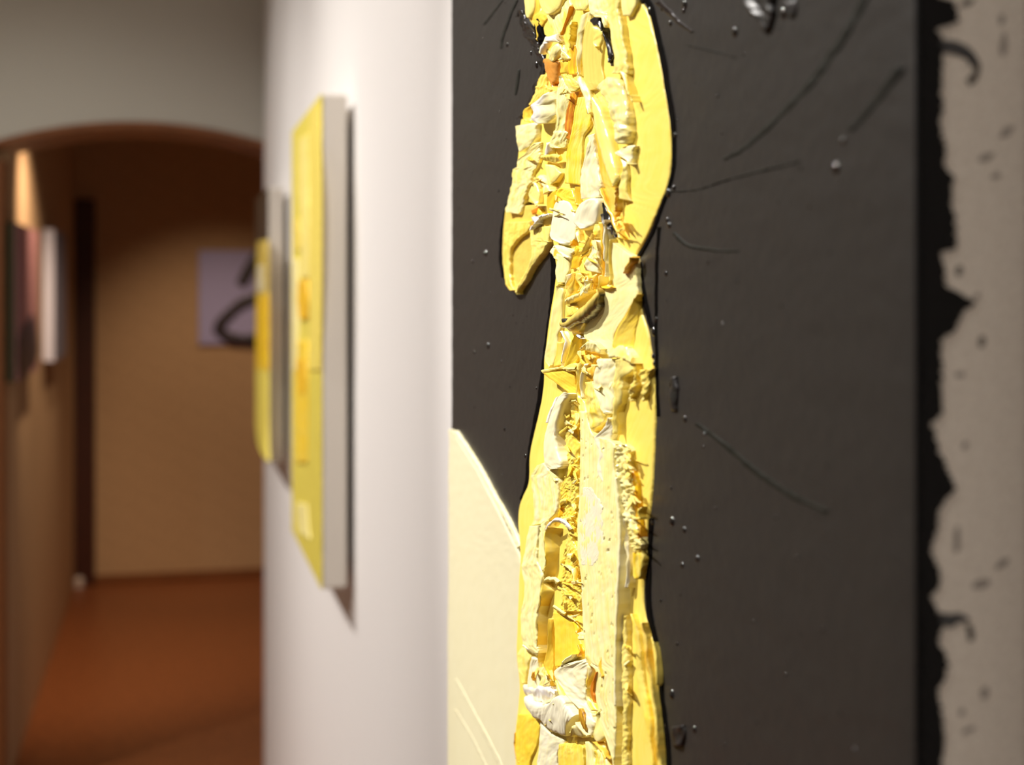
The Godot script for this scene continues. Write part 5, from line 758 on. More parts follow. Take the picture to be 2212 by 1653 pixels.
	paint("paint_fleck", fig, LEMONP, LEMON, [[396.7,433.2,7.3,408.2,432.3,6.2], [393.7,431.2,7.8,405.7,430.2,6.8], [393.2,428.9,8.6,401.7,428.2,7.6], [395.2,426.3,9.1,399.5,425.9,8]], {"thick":0.45,"rnd":0.2,"streak":0.5,"lump":0.35,"rag":0.6,"step":0.45})
	paint("paint_fleck", fig, YEL, LEMON, [[405.6,396.9,7.4,415.8,394.9,6.3], [399.5,395.8,8.2,408,393.9,7.8], [394.1,394.5,9.3,399.5,393.3,9], [389.9,392.8,10.2,391.7,392.5,9.8]], {"thick":0.45,"rnd":0.2,"streak":0.5,"lump":0.35,"rag":0.6,"step":0.45})
	paint("paint_fleck", fig, YEL, CREAM, [[405.7,376.6,7.5,418.5,374.1,6.2], [399.2,376.3,8.4,410.6,374,7.6], [395.8,375.4,9.4,403.6,373.8,8.7], [395.7,373.6,10.3,396.9,373.4,10]], {"thick":0.45,"rnd":0.2,"streak":0.5,"lump":0.35,"rag":0.6,"step":0.45})
	paint("paint_fleck", fig, CREAM, LEMONP, [[412.8,326.2,7.3,416.5,323.5,6.1], [402.9,328.5,8,405.8,325.8,7.1], [392.2,330.4,9,395.7,328.4,7.9], [382,331.9,9.7,382.1,331.7,9.7]], {"thick":0.45,"rnd":0.2,"streak":0.5,"lump":0.35,"rag":0.6,"step":0.45})
	paint("paint_fleck", fig, YEL, YEL, [[403.6,425,7.1,410.5,424.8,6.9], [404.6,423.1,7.7,413.1,422.8,7.2], [405.4,421.2,8.4,410.5,421,8.1], [406,419.2,8.9,407.3,419.1,8.7]], {"thick":0.45,"rnd":0.2,"streak":0.5,"lump":0.35,"rag":0.6,"step":0.45})
	paint("paint_fleck", fig, CREAM, LEMONP, [[416.6,438.6,8.1,420.2,437.2,6.8], [409.3,439.9,8.4,411.8,438.4,7.4], [401.4,440.6,8.7,403.6,439.7,7.9], [393.2,441.1,9,398,440.7,7.6]], {"thick":0.45,"rnd":0.2,"streak":0.5,"lump":0.35,"rag":0.6,"step":0.45})
	paint("paint_fleck", fig, CREAM, LEMONP, [[429.9,362.8,7.5,429.1,361.7,7.2], [420.4,365.2,7.8,420.6,363.8,7.2], [410.3,367.4,8.3,411.6,366.4,7.6], [400,369.6,8.6,400.9,369.4,8.3]], {"thick":0.45,"rnd":0.2,"streak":0.5,"lump":0.35,"rag":0.6,"step":0.45})
	paint("paint_fleck", fig, LEMONP, CREAM, [[423,426.3,8.1,430.8,424.5,6.7], [416.1,426.1,8.7,421.6,424.4,8], [409.2,425.7,9.5,413.4,424.6,8.8], [402.8,425.2,10.1,406.6,424.7,9.1]], {"thick":0.45,"rnd":0.2,"streak":0.5,"lump":0.35,"rag":0.6,"step":0.45})
	paint("paint_fleck", fig, LEMONP, CREAM, [[410.5,388.5,7.3,408.6,387.7,7.1], [404.2,390.8,7.6,401.4,390,7.6], [396.3,392.8,8,397.9,391.9,7], [387.7,394.6,8.3,392.3,393.9,6.9]], {"thick":0.45,"rnd":0.2,"streak":0.5,"lump":0.35,"rag":0.6,"step":0.45})
	paint("paint_fleck", fig, LEMON, YEL, [[425.5,410.6,7.3,434.8,408.5,6.1], [419.4,410,7.9,428.7,407.8,6.8], [414.1,409,8.6,418.9,407.8,8.2], [409.6,407.8,9.2,412.4,407.4,8.5]], {"thick":0.45,"rnd":0.2,"streak":0.5,"lump":0.35,"rag":0.6,"step":0.45})
	paint("paint_fleck", fig, LEMONP, LEMONP, [[423.7,303.3,7.2,425.7,302.2,7.2], [415.1,303.9,7.6,419,302.3,7.1], [406.8,304.3,8.2,411.5,302.8,7.2], [399,304.4,8.7,403.2,303.3,7.5]], {"thick":0.45,"rnd":0.2,"streak":0.5,"lump":0.35,"rag":0.6,"step":0.45})
	paint("paint_fleck", fig, CREAM, CREAM, [[428.8,424.7,7.3,433.9,422.3,6.1], [422.6,425.6,7.8,425.8,423.2,7.1], [416.2,425.7,8.5,420.1,424.1,7.5], [410.3,425.2,9,414,424.8,8]], {"thick":0.45,"rnd":0.2,"streak":0.5,"lump":0.35,"rag":0.6,"step":0.45})
	paint("paint_fleck", fig, CREAM, LEMONP, [[406.1,318.8,7.7,415.1,317.7,7], [406.1,318,8.4,416.2,316.9,7.6], [406,317.5,9.3,413,316.6,8.5], [406.2,316.7,9.9,408.3,316.3,9.4]], {"thick":0.45,"rnd":0.2,"streak":0.5,"lump":0.35,"rag":0.6,"step":0.45})
	paint("paint_fleck", fig, LEMON, LEMONP, [[398,425.1,8,409.2,425.1,6.6], [397.1,424,8.6,409.2,424,7.2], [397.8,423.1,9.5,405.6,423,8.5], [400.7,422.1,10.2,401.4,422.1,10.1]], {"thick":0.45,"rnd":0.2,"streak":0.5,"lump":0.35,"rag":0.6,"step":0.45})
	paint("paint_fleck", fig, YEL, YEL, [[431.6,322.2,7.4,434.7,320.5,6.8], [421.2,323.9,8.2,423.1,322.4,8], [410.3,325.4,9.3,414.1,323.9,8.4], [400.1,326.6,10.1,400.4,326.5,10.1]], {"thick":0.45,"rnd":0.2,"streak":0.5,"lump":0.35,"rag":0.6,"step":0.45})
	paint("paint_fleck", fig, CREAM, LEMON, [[302.2,418.9,8.1,308.9,417,7.2], [297.8,418.3,8.4,304.3,416.2,7.7], [293.7,417.4,8.9,300.5,415.8,7.5], [289.7,416.4,9.2,291.6,416.1,8.7]], {"thick":0.45,"rnd":0.2,"streak":0.5,"lump":0.35,"rag":0.6,"step":0.45})
	paint("paint_fleck", fig, LEMONP, LEMON, [[304,419.4,7.7,301.5,418.1,7.3], [298.4,421,8.3,297.7,419.4,7.2], [291.2,422.4,9.2,291,421.4,8.4], [284,423.6,9.8,284.3,423.5,9.6]], {"thick":0.45,"rnd":0.2,"streak":0.5,"lump":0.35,"rag":0.6,"step":0.45})
	paint("paint_fleck", fig, LEMON, LEMON, [[293.3,410.7,7.2,299.9,410.5,6.5], [293.4,409.1,7.8,300.2,408.9,7.3], [294,407.6,8.7,299.1,407.4,8.1], [295.9,405.8,9.4,300.4,405.2,8]], {"thick":0.45,"rnd":0.2,"streak":0.5,"lump":0.35,"rag":0.6,"step":0.45})
	paint("paint_fleck", fig, LEMON, LEMON, [[296.1,420.2,7.6,305.4,419.2,6.6], [292.5,418.6,8.3,303.1,417.5,7.1], [291.2,416.9,9.3,296.1,416.4,9.1], [292.9,414.7,10,296,414.3,9.1]], {"thick":0.45,"rnd":0.2,"streak":0.5,"lump":0.35,"rag":0.6,"step":0.45})
	paint("paint_fleck", fig, LEMONP, CREAM, [[304.9,398.2,7.2,305.4,397,6.7], [298.9,399.8,8,297.8,398.7,7.9], [291.6,401,9,295.2,399.6,7.6], [284.5,401.8,9.8,285.4,401.6,9.5]], {"thick":0.45,"rnd":0.2,"streak":0.5,"lump":0.35,"rag":0.6,"step":0.45})
	paint("paint_fleck", fig, LEMONP, LEMON, [[304.8,412.7,8.2,309.2,411.1,7.7], [300.1,412.6,8.8,307.6,410.5,7.5], [295.5,412.2,9.7,301.6,410.7,8.4], [291.5,411.7,10.4,293.1,411.4,9.9]], {"thick":0.45,"rnd":0.2,"streak":0.5,"lump":0.35,"rag":0.6,"step":0.45})
	paint("paint_fleck", fig, LEMON, LEMONP, [[291.1,395.6,7.6,300.2,394.8,6.5], [289.8,393.8,8.2,299.1,393,7.2], [290.3,392,9,294.3,391.8,8.9], [293,389.9,9.6,297.3,389.2,8.3]], {"thick":0.45,"rnd":0.2,"streak":0.5,"lump":0.35,"rag":0.6,"step":0.45})
	paint("paint_fleck", fig, LEMONP, LEMONP, [[287.2,403.1,8,292.1,402,7.7], [285.1,402.7,8.4,293.8,401,7], [283.7,402,8.9,286.4,401.3,8.8], [282.8,401.2,9.2,286.1,400.6,8.2]], {"thick":0.45,"rnd":0.2,"streak":0.5,"lump":0.35,"rag":0.6,"step":0.45})
	paint("paint_fleck", fig, LEMON, CREAM, [[294.2,386.1,7.3,296.3,384.2,6.9], [287.4,386.6,7.8,291.6,384.2,6.8], [280.4,387,8.4,285.2,385.2,7], [273.5,387.6,8.9,276.4,387,7.9]], {"thick":0.45,"rnd":0.2,"streak":0.5,"lump":0.35,"rag":0.6,"step":0.45})
	paint("paint_fleck", fig, LEMONP, LEMON, [[291.3,397.2,7.1,294.8,395.7,6.8], [284.6,397.2,7.7,290.8,395.2,6.5], [278.3,396.7,8.5,280.3,395.8,8.4], [272.8,396,9.1,275,395.6,8.4]], {"thick":0.45,"rnd":0.2,"streak":0.5,"lump":0.35,"rag":0.6,"step":0.45})
	paint("paint_fleck", fig, LEMON, YEL, [[287.8,379.1,7.6,290,376.9,6.8], [283.1,379.8,8.2,284.8,377.4,7.6], [277.7,380.3,9.1,280,378.7,8.3], [272.9,380.9,9.8,273.2,380.7,9.6]], {"thick":0.45,"rnd":0.2,"streak":0.5,"lump":0.35,"rag":0.6,"step":0.45})
	paint("paint_fleck", fig, LEMONP, CREAM, [[309,402.1,7.3,313,399.6,6.2], [302.9,402.8,7.6,305.8,400.3,6.8], [296.8,403.1,7.9,297.6,401.8,7.8], [290.5,403.3,8.2,290.6,403.2,8.2]], {"thick":0.45,"rnd":0.2,"streak":0.5,"lump":0.35,"rag":0.6,"step":0.45})
	paint("paint_fleck", fig, LEMONP, CREAM, [[285.7,375.1,7.6,288,374,7.4], [279.9,375.1,8.4,282.2,373.9,8.2], [273.7,375.1,9.3,275.9,374.2,9], [268.1,374.9,10.1,268.5,374.8,9.9]], {"thick":0.45,"rnd":0.2,"streak":0.5,"lump":0.35,"rag":0.6,"step":0.45})
	paint("paint_fleck", fig, LEMONP, LEMON, [[293.3,397.5,7.3,298.8,396.4,6.2], [289.8,396.4,7.7,293.9,395.5,7.2], [286.1,395.4,8.3,290.9,394.4,7.2], [282.4,394.2,8.7,282.6,394.2,8.7]], {"thick":0.45,"rnd":0.2,"streak":0.5,"lump":0.35,"rag":0.6,"step":0.45})
	paint("paint_fleck", fig, LEMON, CREAM, [[354.9,530.6,9.7,363.6,529.7,8.5], [351.9,529.6,10,359.1,528.6,9.4], [349.5,528.5,10.3,353.3,527.9,10.2], [347.1,527.3,10.6,347.6,527.3,10.5]], {"thick":0.45,"rnd":0.2,"streak":0.5,"lump":0.35,"rag":0.6,"step":0.45})
	paint("paint_fleck", fig, LEMON, YEL, [[381.3,534.4,9.4,390,535.2,8.8], [380.1,533.3,9.7,388.6,534.2,9.3], [381.3,532.5,10.1,390.5,533.1,8.7], [384.6,531.8,10.4,385.1,531.9,10.3]], {"thick":0.45,"rnd":0.2,"streak":0.5,"lump":0.35,"rag":0.6,"step":0.45})
	paint("paint_fleck", fig, LEMONP, AMBER, [[390.8,523.1,9,399.4,522.4,8.1], [385.2,522.2,9.8,391.8,521.3,9.6], [380.2,520.9,11,387.6,520.4,9.9], [376.9,519.5,11.8,379.4,519.5,11.2]], {"thick":0.45,"rnd":0.2,"streak":0.5,"lump":0.35,"rag":0.6,"step":0.45})
	paint("paint_fleck", fig, YEL, AMBER, [[381,527.2,8.9,387.1,527.2,8.1], [378,525.3,9.5,382,525.3,9.5], [375.1,523.5,10.4,378.1,523.5,10.2], [373.2,521.6,11.1,377.6,521.6,9.8]], {"thick":0.45,"rnd":0.2,"streak":0.5,"lump":0.35,"rag":0.6,"step":0.45})
	paint("paint_fleck", fig, YEL, LEMONP, [[390.2,514.7,9.2,386.6,513.5,8.8], [386.6,515.9,9.8,383.4,514.6,9], [380.2,516.6,10.5,380.6,515.8,9.4], [373,517.1,11,376.6,517,9.9]], {"thick":0.45,"rnd":0.2,"streak":0.5,"lump":0.35,"rag":0.6,"step":0.45})
	paint("paint_fleck", fig, YEL, YEL, [[369.5,528.4,9.4,371.2,527.8,9.3], [361.3,527.1,9.8,363.9,526.4,9.6], [353.1,525.7,10.5,354.6,525.2,10.3], [345.3,524.1,10.9,348.8,524.1,9.9]], {"thick":0.45,"rnd":0.2,"streak":0.5,"lump":0.35,"rag":0.6,"step":0.45})
	paint("paint_fleck", fig, CREAM, LEMON, [[372,510.4,9.5,381.2,511.4,8.7], [373.7,508.9,10.3,383.8,510,9.4], [375.1,507.5,11.3,383.4,508.2,10.1], [376.9,505.8,12,377.4,505.9,12]], {"thick":0.45,"rnd":0.2,"streak":0.5,"lump":0.35,"rag":0.6,"step":0.45})
	paint("paint_fleck", fig, AMBER, AMBER, [[375.5,516.8,9.3,378.3,515,8.5], [367,516.9,10.1,371.1,515,8.9], [357.9,516.4,11.1,359.8,515.3,10.5], [349.3,515.7,11.8,352.2,515.6,10.9]], {"thick":0.45,"rnd":0.2,"streak":0.5,"lump":0.35,"rag":0.6,"step":0.45})
	paint("paint_fleck", fig, CREAM, LEMONP, [[370.8,517.5,9.5,375,517.1,9.4], [365.8,516.7,10.2,375,516.2,8.8], [362.1,515.6,11.2,366,515.3,10.8], [360.4,514.3,11.9,360.8,514.3,11.8]], {"thick":0.45,"rnd":0.2,"streak":0.5,"lump":0.35,"rag":0.6,"step":0.45})
	paint("paint_fleck", fig, CREAM, AMBER, [[354.4,538.5,9.5,361.8,538,9.3], [350.9,536.4,10.1,360.2,535.8,9.6], [347.4,534.2,10.9,355.7,534,9.8], [343.5,532,11.5,345.9,532.1,10.9]], {"thick":0.45,"rnd":0.2,"streak":0.5,"lump":0.35,"rag":0.6,"step":0.45})
	paint("paint_fleck", fig, LEMONP, LEMON, [[445,556.9,9.6,448.8,556,8.3], [436.9,557.1,10,439.5,556,9], [427.9,556.8,10.7,432.5,556.3,9.2], [418.8,556.2,11.1,420.1,556.2,10.8]], {"thick":0.45,"rnd":0.2,"streak":0.5,"lump":0.35,"rag":0.6,"step":0.45})
	paint("paint_fleck", fig, YEL, YEL, [[514.1,601.6,8.9,522.7,600.2,8.1], [507.2,600.6,9.4,516.7,599.1,8.5], [501.6,599,10.1,508.7,598.2,9.2], [497.2,597.2,10.6,500.6,597.4,9.8]], {"thick":0.45,"rnd":0.2,"streak":0.5,"lump":0.35,"rag":0.6,"step":0.45})
	paint("paint_fleck", fig, LEMONP, YEL, [[502.6,585.8,8.9,503.3,584.3,8.7], [493.7,585.2,9.7,495.2,583.6,9.3], [483.8,584.2,10.8,486.8,583.4,10], [474.7,583.1,11.6,477.8,583.3,10.8]], {"thick":0.45,"rnd":0.2,"streak":0.5,"lump":0.35,"rag":0.6,"step":0.45})
	paint("paint_fleck", fig, AMBER, LEMON, [[491.6,581.9,9.9,493.8,581.3,8.7], [485.5,582.4,10.2,486.3,581.7,9.3], [478.4,582.8,10.7,481.9,582.6,9.4], [471.6,583.2,11.1,472.8,583.2,10.7]], {"thick":0.45,"rnd":0.2,"streak":0.5,"lump":0.35,"rag":0.6,"step":0.45})
	paint("paint_fleck", fig, AMBER, LEMON, [[442.4,570.4,8.9,448.8,570.8,8.3], [440.5,569,9.3,446.8,569.4,8.8], [439.5,567.7,9.7,446.3,568.1,8.6], [439.3,566.3,10.1,440.5,566.3,9.8]], {"thick":0.45,"rnd":0.2,"streak":0.5,"lump":0.35,"rag":0.6,"step":0.45})
	paint("paint_fleck", fig, LEMONP, LEMONP, [[457.5,562.5,9.7,463.2,561.4,8.4], [447.2,561.4,10.1,453.4,560.2,8.7], [436.7,560.2,10.6,441.3,559.5,9.5], [426.1,559.1,11,427.5,559.1,10.7]], {"thick":0.45,"rnd":0.2,"streak":0.5,"lump":0.35,"rag":0.6,"step":0.45})
	paint("paint_fleck", fig, LEMONP, LEMON, [[442.5,633.5,8.2,444.5,633.2,6.9], [435,634.4,8.7,435.5,633.8,7.7], [426.2,635,9.4,424.3,634.3,9.3], [417.4,635.6,9.9,421.5,636.2,8.7]], {"thick":0.45,"rnd":0.2,"streak":0.5,"lump":0.35,"rag":0.6,"step":0.45})
	paint("paint_fleck", fig, LEMON, LEMON, [[413.9,632,9,422.6,632,8.5], [409.4,630.3,9.7,421.5,630.7,8.5], [405.3,628.5,10.7,412.6,628.7,9.9], [401.7,626.8,11.4,402.4,626.8,11.3]], {"thick":0.45,"rnd":0.2,"streak":0.5,"lump":0.35,"rag":0.6,"step":0.45})
	paint("paint_fleck", fig, CREAM, YEL, [[445.3,661.7,8.8,450.7,662.9,8.3], [444.2,660.2,9.6,452.4,661.9,8.5], [442.3,658.6,10.8,444.7,659.2,10.8], [441.1,657,11.6,445.5,657.8,10.5]], {"thick":0.45,"rnd":0.2,"streak":0.5,"lump":0.35,"rag":0.6,"step":0.45})
	paint("paint_fleck", fig, CREAM, LEMON, [[465.7,668.5,8.3,472.1,668.8,8.2], [461.3,666.3,8.7,469.4,666.9,8.3], [457.9,664.2,9.2,467,665.2,7.8], [455.2,662,9.6,459.3,662.6,8.6]], {"thick":0.45,"rnd":0.2,"streak":0.5,"lump":0.35,"rag":0.6,"step":0.45})
	paint("paint_fleck", fig, CREAMW, LEMON, [[488.5,227.5,9.8,489.5,225.4,9.2], [479.1,230.4,10.5,481.6,227.6,9.4], [468.9,233.3,11.4,472.4,231,10.2], [459.1,236.2,12,463.6,234.8,10.8]], {"thick":0.45,"rnd":0.2,"streak":0.5,"lump":0.35,"rag":0.6,"step":0.45})
	paint("paint_fleck", fig, LEMON, LEMONP, [[434,245.3,9.2,432.4,244.9,8.5], [429.4,247.5,9.5,426.5,247.3,9.1], [423.8,249.8,10,423.7,249.2,9.3], [418.7,252.2,10.4,420,251.7,10]], {"thick":0.45,"rnd":0.2,"streak":0.5,"lump":0.35,"rag":0.6,"step":0.45})
	paint("paint_fleck", fig, YEL, LEMON, [[460.8,228.2,9.8,468.3,225.2,9.1], [454.6,229.3,10.6,461.5,226.4,10.2], [449.2,229.9,11.7,454.8,227.7,11], [445.6,229.7,12.5,448.4,228.8,11.8]], {"thick":0.45,"rnd":0.2,"streak":0.5,"lump":0.35,"rag":0.6,"step":0.45})
	paint("paint_fleck", fig, LEMONP, YEL, [[489.2,252.9,8.9,496,251.3,8.2], [489.1,250.7,9.6,498.9,248.3,8.2], [488.6,248.7,10.5,495.1,247,9.5], [488.6,246.3,11.2,489.4,246.1,11]], {"thick":0.45,"rnd":0.2,"streak":0.5,"lump":0.35,"rag":0.6,"step":0.45})
	paint("paint_fleck", fig, CREAMW, YEL, [[465.7,256.9,9.9,475.6,253.9,9.1], [463,255.9,10.3,474.7,252.3,9.3], [461,254.7,10.9,466.3,253,10.7], [459.1,253.3,11.3,462.1,252.4,10.6]], {"thick":0.45,"rnd":0.2,"streak":0.5,"lump":0.35,"rag":0.6,"step":0.45})
	paint("paint_fleck", fig, CREAMW, YEL, [[454.5,228.1,9.7,462.8,226.5,9.2], [457.7,225.8,10,466.6,224.1,9.5], [460.9,223.5,10.4,465.2,222.8,10.4], [463.8,221,10.7,465.8,220.4,10.3]], {"thick":0.45,"rnd":0.2,"streak":0.5,"lump":0.35,"rag":0.6,"step":0.45})
	paint("paint_fleck", fig, CREAM, LEMONP, [[430.4,247.9,9.9,438.8,246.8,9], [430.8,246.3,10.7,440.3,245,9.7], [432.5,244.9,11.8,439.5,243.7,10.9], [437,242.9,12.7,437.6,242.8,12.6]], {"thick":0.45,"rnd":0.2,"streak":0.5,"lump":0.35,"rag":0.6,"step":0.45})
	paint("paint_fleck", fig, LEMON, CREAM, [[476.8,244.2,9.3,476.1,243.3,8.5], [467.2,248.2,9.8,466.1,247.2,9], [456.9,252.3,10.5,454.7,252.1,10.5], [447.6,256.3,11.1,451.4,255.2,10]], {"thick":0.45,"rnd":0.2,"streak":0.5,"lump":0.35,"rag":0.6,"step":0.45})
	paint("paint_fleck", fig, LEMONP, LEMON, [[454,260.3,9,462.2,257.8,8.4], [450.1,259.2,9.3,460.2,256.1,8.4], [447.8,257.6,9.8,453.1,255.9,9.4], [446.6,255.4,10.1,448.4,254.9,9.7]], {"thick":0.45,"rnd":0.2,"streak":0.5,"lump":0.35,"rag":0.6,"step":0.45})
	paint("paint_fleck", fig, LEMON, CREAM, [[342.9,453.6,9.1,348.9,453.7,7.9], [343.7,452.8,9.7,348.4,453.1,9], [343.9,452.2,10.5,349.5,452.1,9.2], [344.7,451.3,11.1,345,451.3,11]], {"thick":0.45,"rnd":0.2,"streak":0.5,"lump":0.35,"rag":0.6,"step":0.45})
	paint("paint_fleck", fig, LEMON, LEMON, [[380.7,460.5,9.3,385.8,459.2,8.3], [374,460,9.7,377.1,458.7,9.2], [367,459.5,10.1,370.6,458.6,9.3], [359.9,459.1,10.4,362.6,458.9,9.6]], {"thick":0.45,"rnd":0.2,"streak":0.5,"lump":0.35,"rag":0.6,"step":0.45})
	paint("paint_fleck", fig, LEMONP, CREAM, [[322.1,457,8.8,326.4,457.1,8.5], [322,455.7,9.2,327,455.8,8.9], [322.4,454.5,9.8,326,454.4,9.4], [323.6,453.1,10.2,328.2,452.7,8.8]], {"thick":0.45,"rnd":0.2,"streak":0.5,"lump":0.35,"rag":0.6,"step":0.45})
	paint("paint_fleck", fig, YEL, CREAM, [[387.1,472.2,9,395.5,471.4,8.2], [385,470.8,9.3,396.3,469.7,8], [383.2,469.3,9.8,388.9,468.7,9.3], [381.2,467.7,10.2,381.6,467.7,10.2]], {"thick":0.45,"rnd":0.2,"streak":0.5,"lump":0.35,"rag":0.6,"step":0.45})
	paint("paint_fleck", fig, LEMONP, LEMONP, [[365.2,464.7,8.4,365.7,463.6,8.3], [359,465,9,360.3,463.7,8.6], [352.3,465.1,9.8,354,464.3,9.3], [345.9,465.2,10.4,350.2,464.9,9.1]], {"thick":0.45,"rnd":0.2,"streak":0.5,"lump":0.35,"rag":0.6,"step":0.45})
	paint("paint_fleck", fig, LEMONP, YEL, [[364.7,470.7,8.6,371.1,468.5,7.2], [360.4,470.3,8.9,364,468.1,8.4], [355.8,469.9,9.4,359.9,468.4,8.4], [351.1,469.7,9.7,354.6,469.4,8.6]], {"thick":0.45,"rnd":0.2,"streak":0.5,"lump":0.35,"rag":0.6,"step":0.45})
	paint("paint_fleck", fig, LEMON, LEMON, [[369.3,470.6,8.7,376.3,469.7,8.4], [365.8,469.8,9.5,377.2,468.6,8.1], [362.6,468.9,10.5,370.5,468.1,9.4], [360,467.9,11.3,364.8,467.6,10]], {"thick":0.45,"rnd":0.2,"streak":0.5,"lump":0.35,"rag":0.6,"step":0.45})
	paint("paint_fleck", fig, LEMONP, LEMONP, [[378.3,462.7,8.6,386.3,462,7.9], [375.2,462,8.9,381.9,461.3,8.7], [374.4,461.1,9.3,381.9,460.5,8.2], [375.7,459.9,9.7,376.6,459.8,9.5]], {"thick":0.45,"rnd":0.2,"streak":0.5,"lump":0.35,"rag":0.6,"step":0.45})
	paint("paint_fleck", fig, CREAM, LEMON, [[381.2,462.4,8.9,386.9,461.4,8.1], [375,461.5,9.7,383.1,460.2,8.4], [368.4,460.6,10.8,372.4,459.9,10.3], [362.3,459.6,11.7,365.6,459.3,10.8]], {"thick":0.45,"rnd":0.2,"streak":0.5,"lump":0.35,"rag":0.6,"step":0.45})
	paint("paint_fleck", fig, CREAM, LEMONP, [[355.4,452,9.3,360.5,451,8.2], [350.6,451.8,9.8,353.4,450.8,9.5], [345.4,451.4,10.6,348.6,450.7,9.9], [340.5,451,11.1,344.2,450.7,10]], {"thick":0.45,"rnd":0.2,"streak":0.5,"lump":0.35,"rag":0.6,"step":0.45})
	paint("paint_fleck", fig, AMBER, YEL, [[322.7,547.4,8.2,323.3,546.7,7.6], [316.2,547.9,8.6,317.4,547.2,7.7], [309.3,548.4,9,312.2,548,7.8], [302.6,548.9,9.4,303.3,548.9,9.1]], {"thick":0.45,"rnd":0.2,"streak":0.5,"lump":0.35,"rag":0.6,"step":0.45})
	paint("paint_fleck", fig, AMBER, LEMON, [[313.4,548.4,7.9,318.1,548.7,7.2], [312.8,547,8.2,319.4,547.5,7], [312.5,545.7,8.7,318.2,546.1,7.4], [313,544.4,9,315.5,544.5,8.3]], {"thick":0.45,"rnd":0.2,"streak":0.5,"lump":0.35,"rag":0.6,"step":0.45})
	paint("paint_fleck", fig, LEMON, YEL, [[311.8,550,7.5,318.7,549.6,6.1], [306.2,548.6,8.2,309.1,547.8,8.2], [300.2,547,9.2,304,546.7,8.5], [294.6,545.5,9.9,295.4,545.5,9.7]], {"thick":0.45,"rnd":0.2,"streak":0.5,"lump":0.35,"rag":0.6,"step":0.45})
	paint("paint_fleck", fig, LEMON, YEL, [[319,542.1,8.1,320.9,540.9,7], [312.4,542.6,8.7,310.6,541.2,8.7], [304.8,542.6,9.5,306.2,541.9,8.6], [297.1,542.5,10.1,299.9,542.6,9.1]], {"thick":0.45,"rnd":0.2,"streak":0.5,"lump":0.35,"rag":0.6,"step":0.45})
	paint("paint_fleck", fig, AMBER, AMBER, [[307.3,550.4,8.2,310.6,550.5,7.8], [304.3,549.1,8.9,310.6,549.4,7.7], [301.6,547.8,9.8,306.1,548,8.9], [300.3,546.5,10.6,302.1,546.6,10]], {"thick":0.45,"rnd":0.2,"streak":0.5,"lump":0.35,"rag":0.6,"step":0.45})
	paint("paint_fleck", fig, LEMON, YEL, [[313.8,550.1,7.9,321.7,549.9,6.9], [310,548.3,8.5,316.7,547.9,8], [306.4,546.4,9.2,312.1,546.3,8.4], [303.2,544.5,9.8,306.9,544.6,8.7]], {"thick":0.45,"rnd":0.2,"streak":0.5,"lump":0.35,"rag":0.6,"step":0.45})
	paint("paint_fleck", fig, YEL, LEMON, [[309.8,288.2,6,315.8,285.8,4.7], [304.7,288.1,6.2,311,285.6,4.9], [299.6,288,6.6,303.1,286.6,5.9], [294.4,288,6.9,295.7,287.5,6.5]], {"thick":0.45,"rnd":0.2,"streak":0.5,"lump":0.35,"rag":0.6,"step":0.45})
	paint("paint_fleck", fig, YEL, LEMON, [[307.5,312.3,6.6,311.3,309.9,6], [300.4,313.8,7.4,304.6,311.1,6.7], [293.2,314.8,8.5,298.6,312.4,7.1], [286.8,315.3,9.3,289.9,314.4,8.3]], {"thick":0.45,"rnd":0.2,"streak":0.5,"lump":0.35,"rag":0.6,"step":0.45})
	paint("paint_fleck", fig, CREAM, CREAM, [[300.3,305.6,6,306.3,304.4,4.6], [302.1,304.2,6.3,308.1,303.1,5], [303.8,302.8,6.8,308.1,302,5.8], [305.9,301.3,7.2,307,301,6.9]], {"thick":0.45,"rnd":0.2,"streak":0.5,"lump":0.35,"rag":0.6,"step":0.45})
	paint("paint_fleck", fig, LEMONP, LEMON, [[303.9,292.3,6.7,313.6,289.3,5.4], [299.4,292.2,7.5,309.1,289.2,6.3], [296.6,291.6,8.5,302.2,289.8,7.9], [296.1,290.1,9.3,299.4,289.2,8.4]], {"thick":0.45,"rnd":0.2,"streak":0.5,"lump":0.35,"rag":0.6,"step":0.45})
	specks(ground)
	var second := stretched("yellow_painting", "tall yellow abstract canvas with pale sides, second from the near end of the white wall", 2.4537, 1.182, 609.0, 853.0)
	paint("yellow_ground", second, SUN, SUN2, [[0,0,1.5,609,0,1.5], [0,280,1.5,609,280,1.5], [0,560,1.5,609,560,1.5], [0,853,1.5,609,853,1.5]], {"base":-0.5,"rnd":1.2,"lump":0.5,"streak":0.5,"big":1,"step":3.0})
	paint("pale_streak", second, LEMONP, LEMON, [[391.4,814.9,5,212.4,805.3,5], [402.1,723.8,5,212.4,719,5], [349.7,629.5,5,184.7,623,5], [370.4,539,5,193.9,537.7,5]], {"rnd":1,"lump":1.2,"step":3})
	paint("lemon_streak", second, LEMON, SUN, [[186.4,845.3,4,15.5,836.6,4], [186.4,708.5,4,-16.1,694.3,4], [186.4,537.7,4,-16.1,536.2,4], [204.7,365.7,4,-0.4,377.2,4]], {"rnd":1,"lump":1,"step":3})
	paint("gold_streak", second, GOLD, LEMON, [[478.8,407.2,5,231.2,420.7,5], [478.8,350.4,5,212.4,365.3,5], [478.8,255.7,5,231.2,277.4,5], [456.4,163.7,5,250.3,188.3,5]], {"rnd":1,"lump":1.4,"step":3})
	paint("cream_streak", second, CREAM, LEMONP, [[535.5,578.8,6,422.7,576.5,6], [535.5,491.9,6,422.7,492.9,6], [535.5,405.1,6,422.7,409.3,6], [535.5,347.2,6,444.6,352.3,6]], {"rnd":1,"lump":1,"step":3})
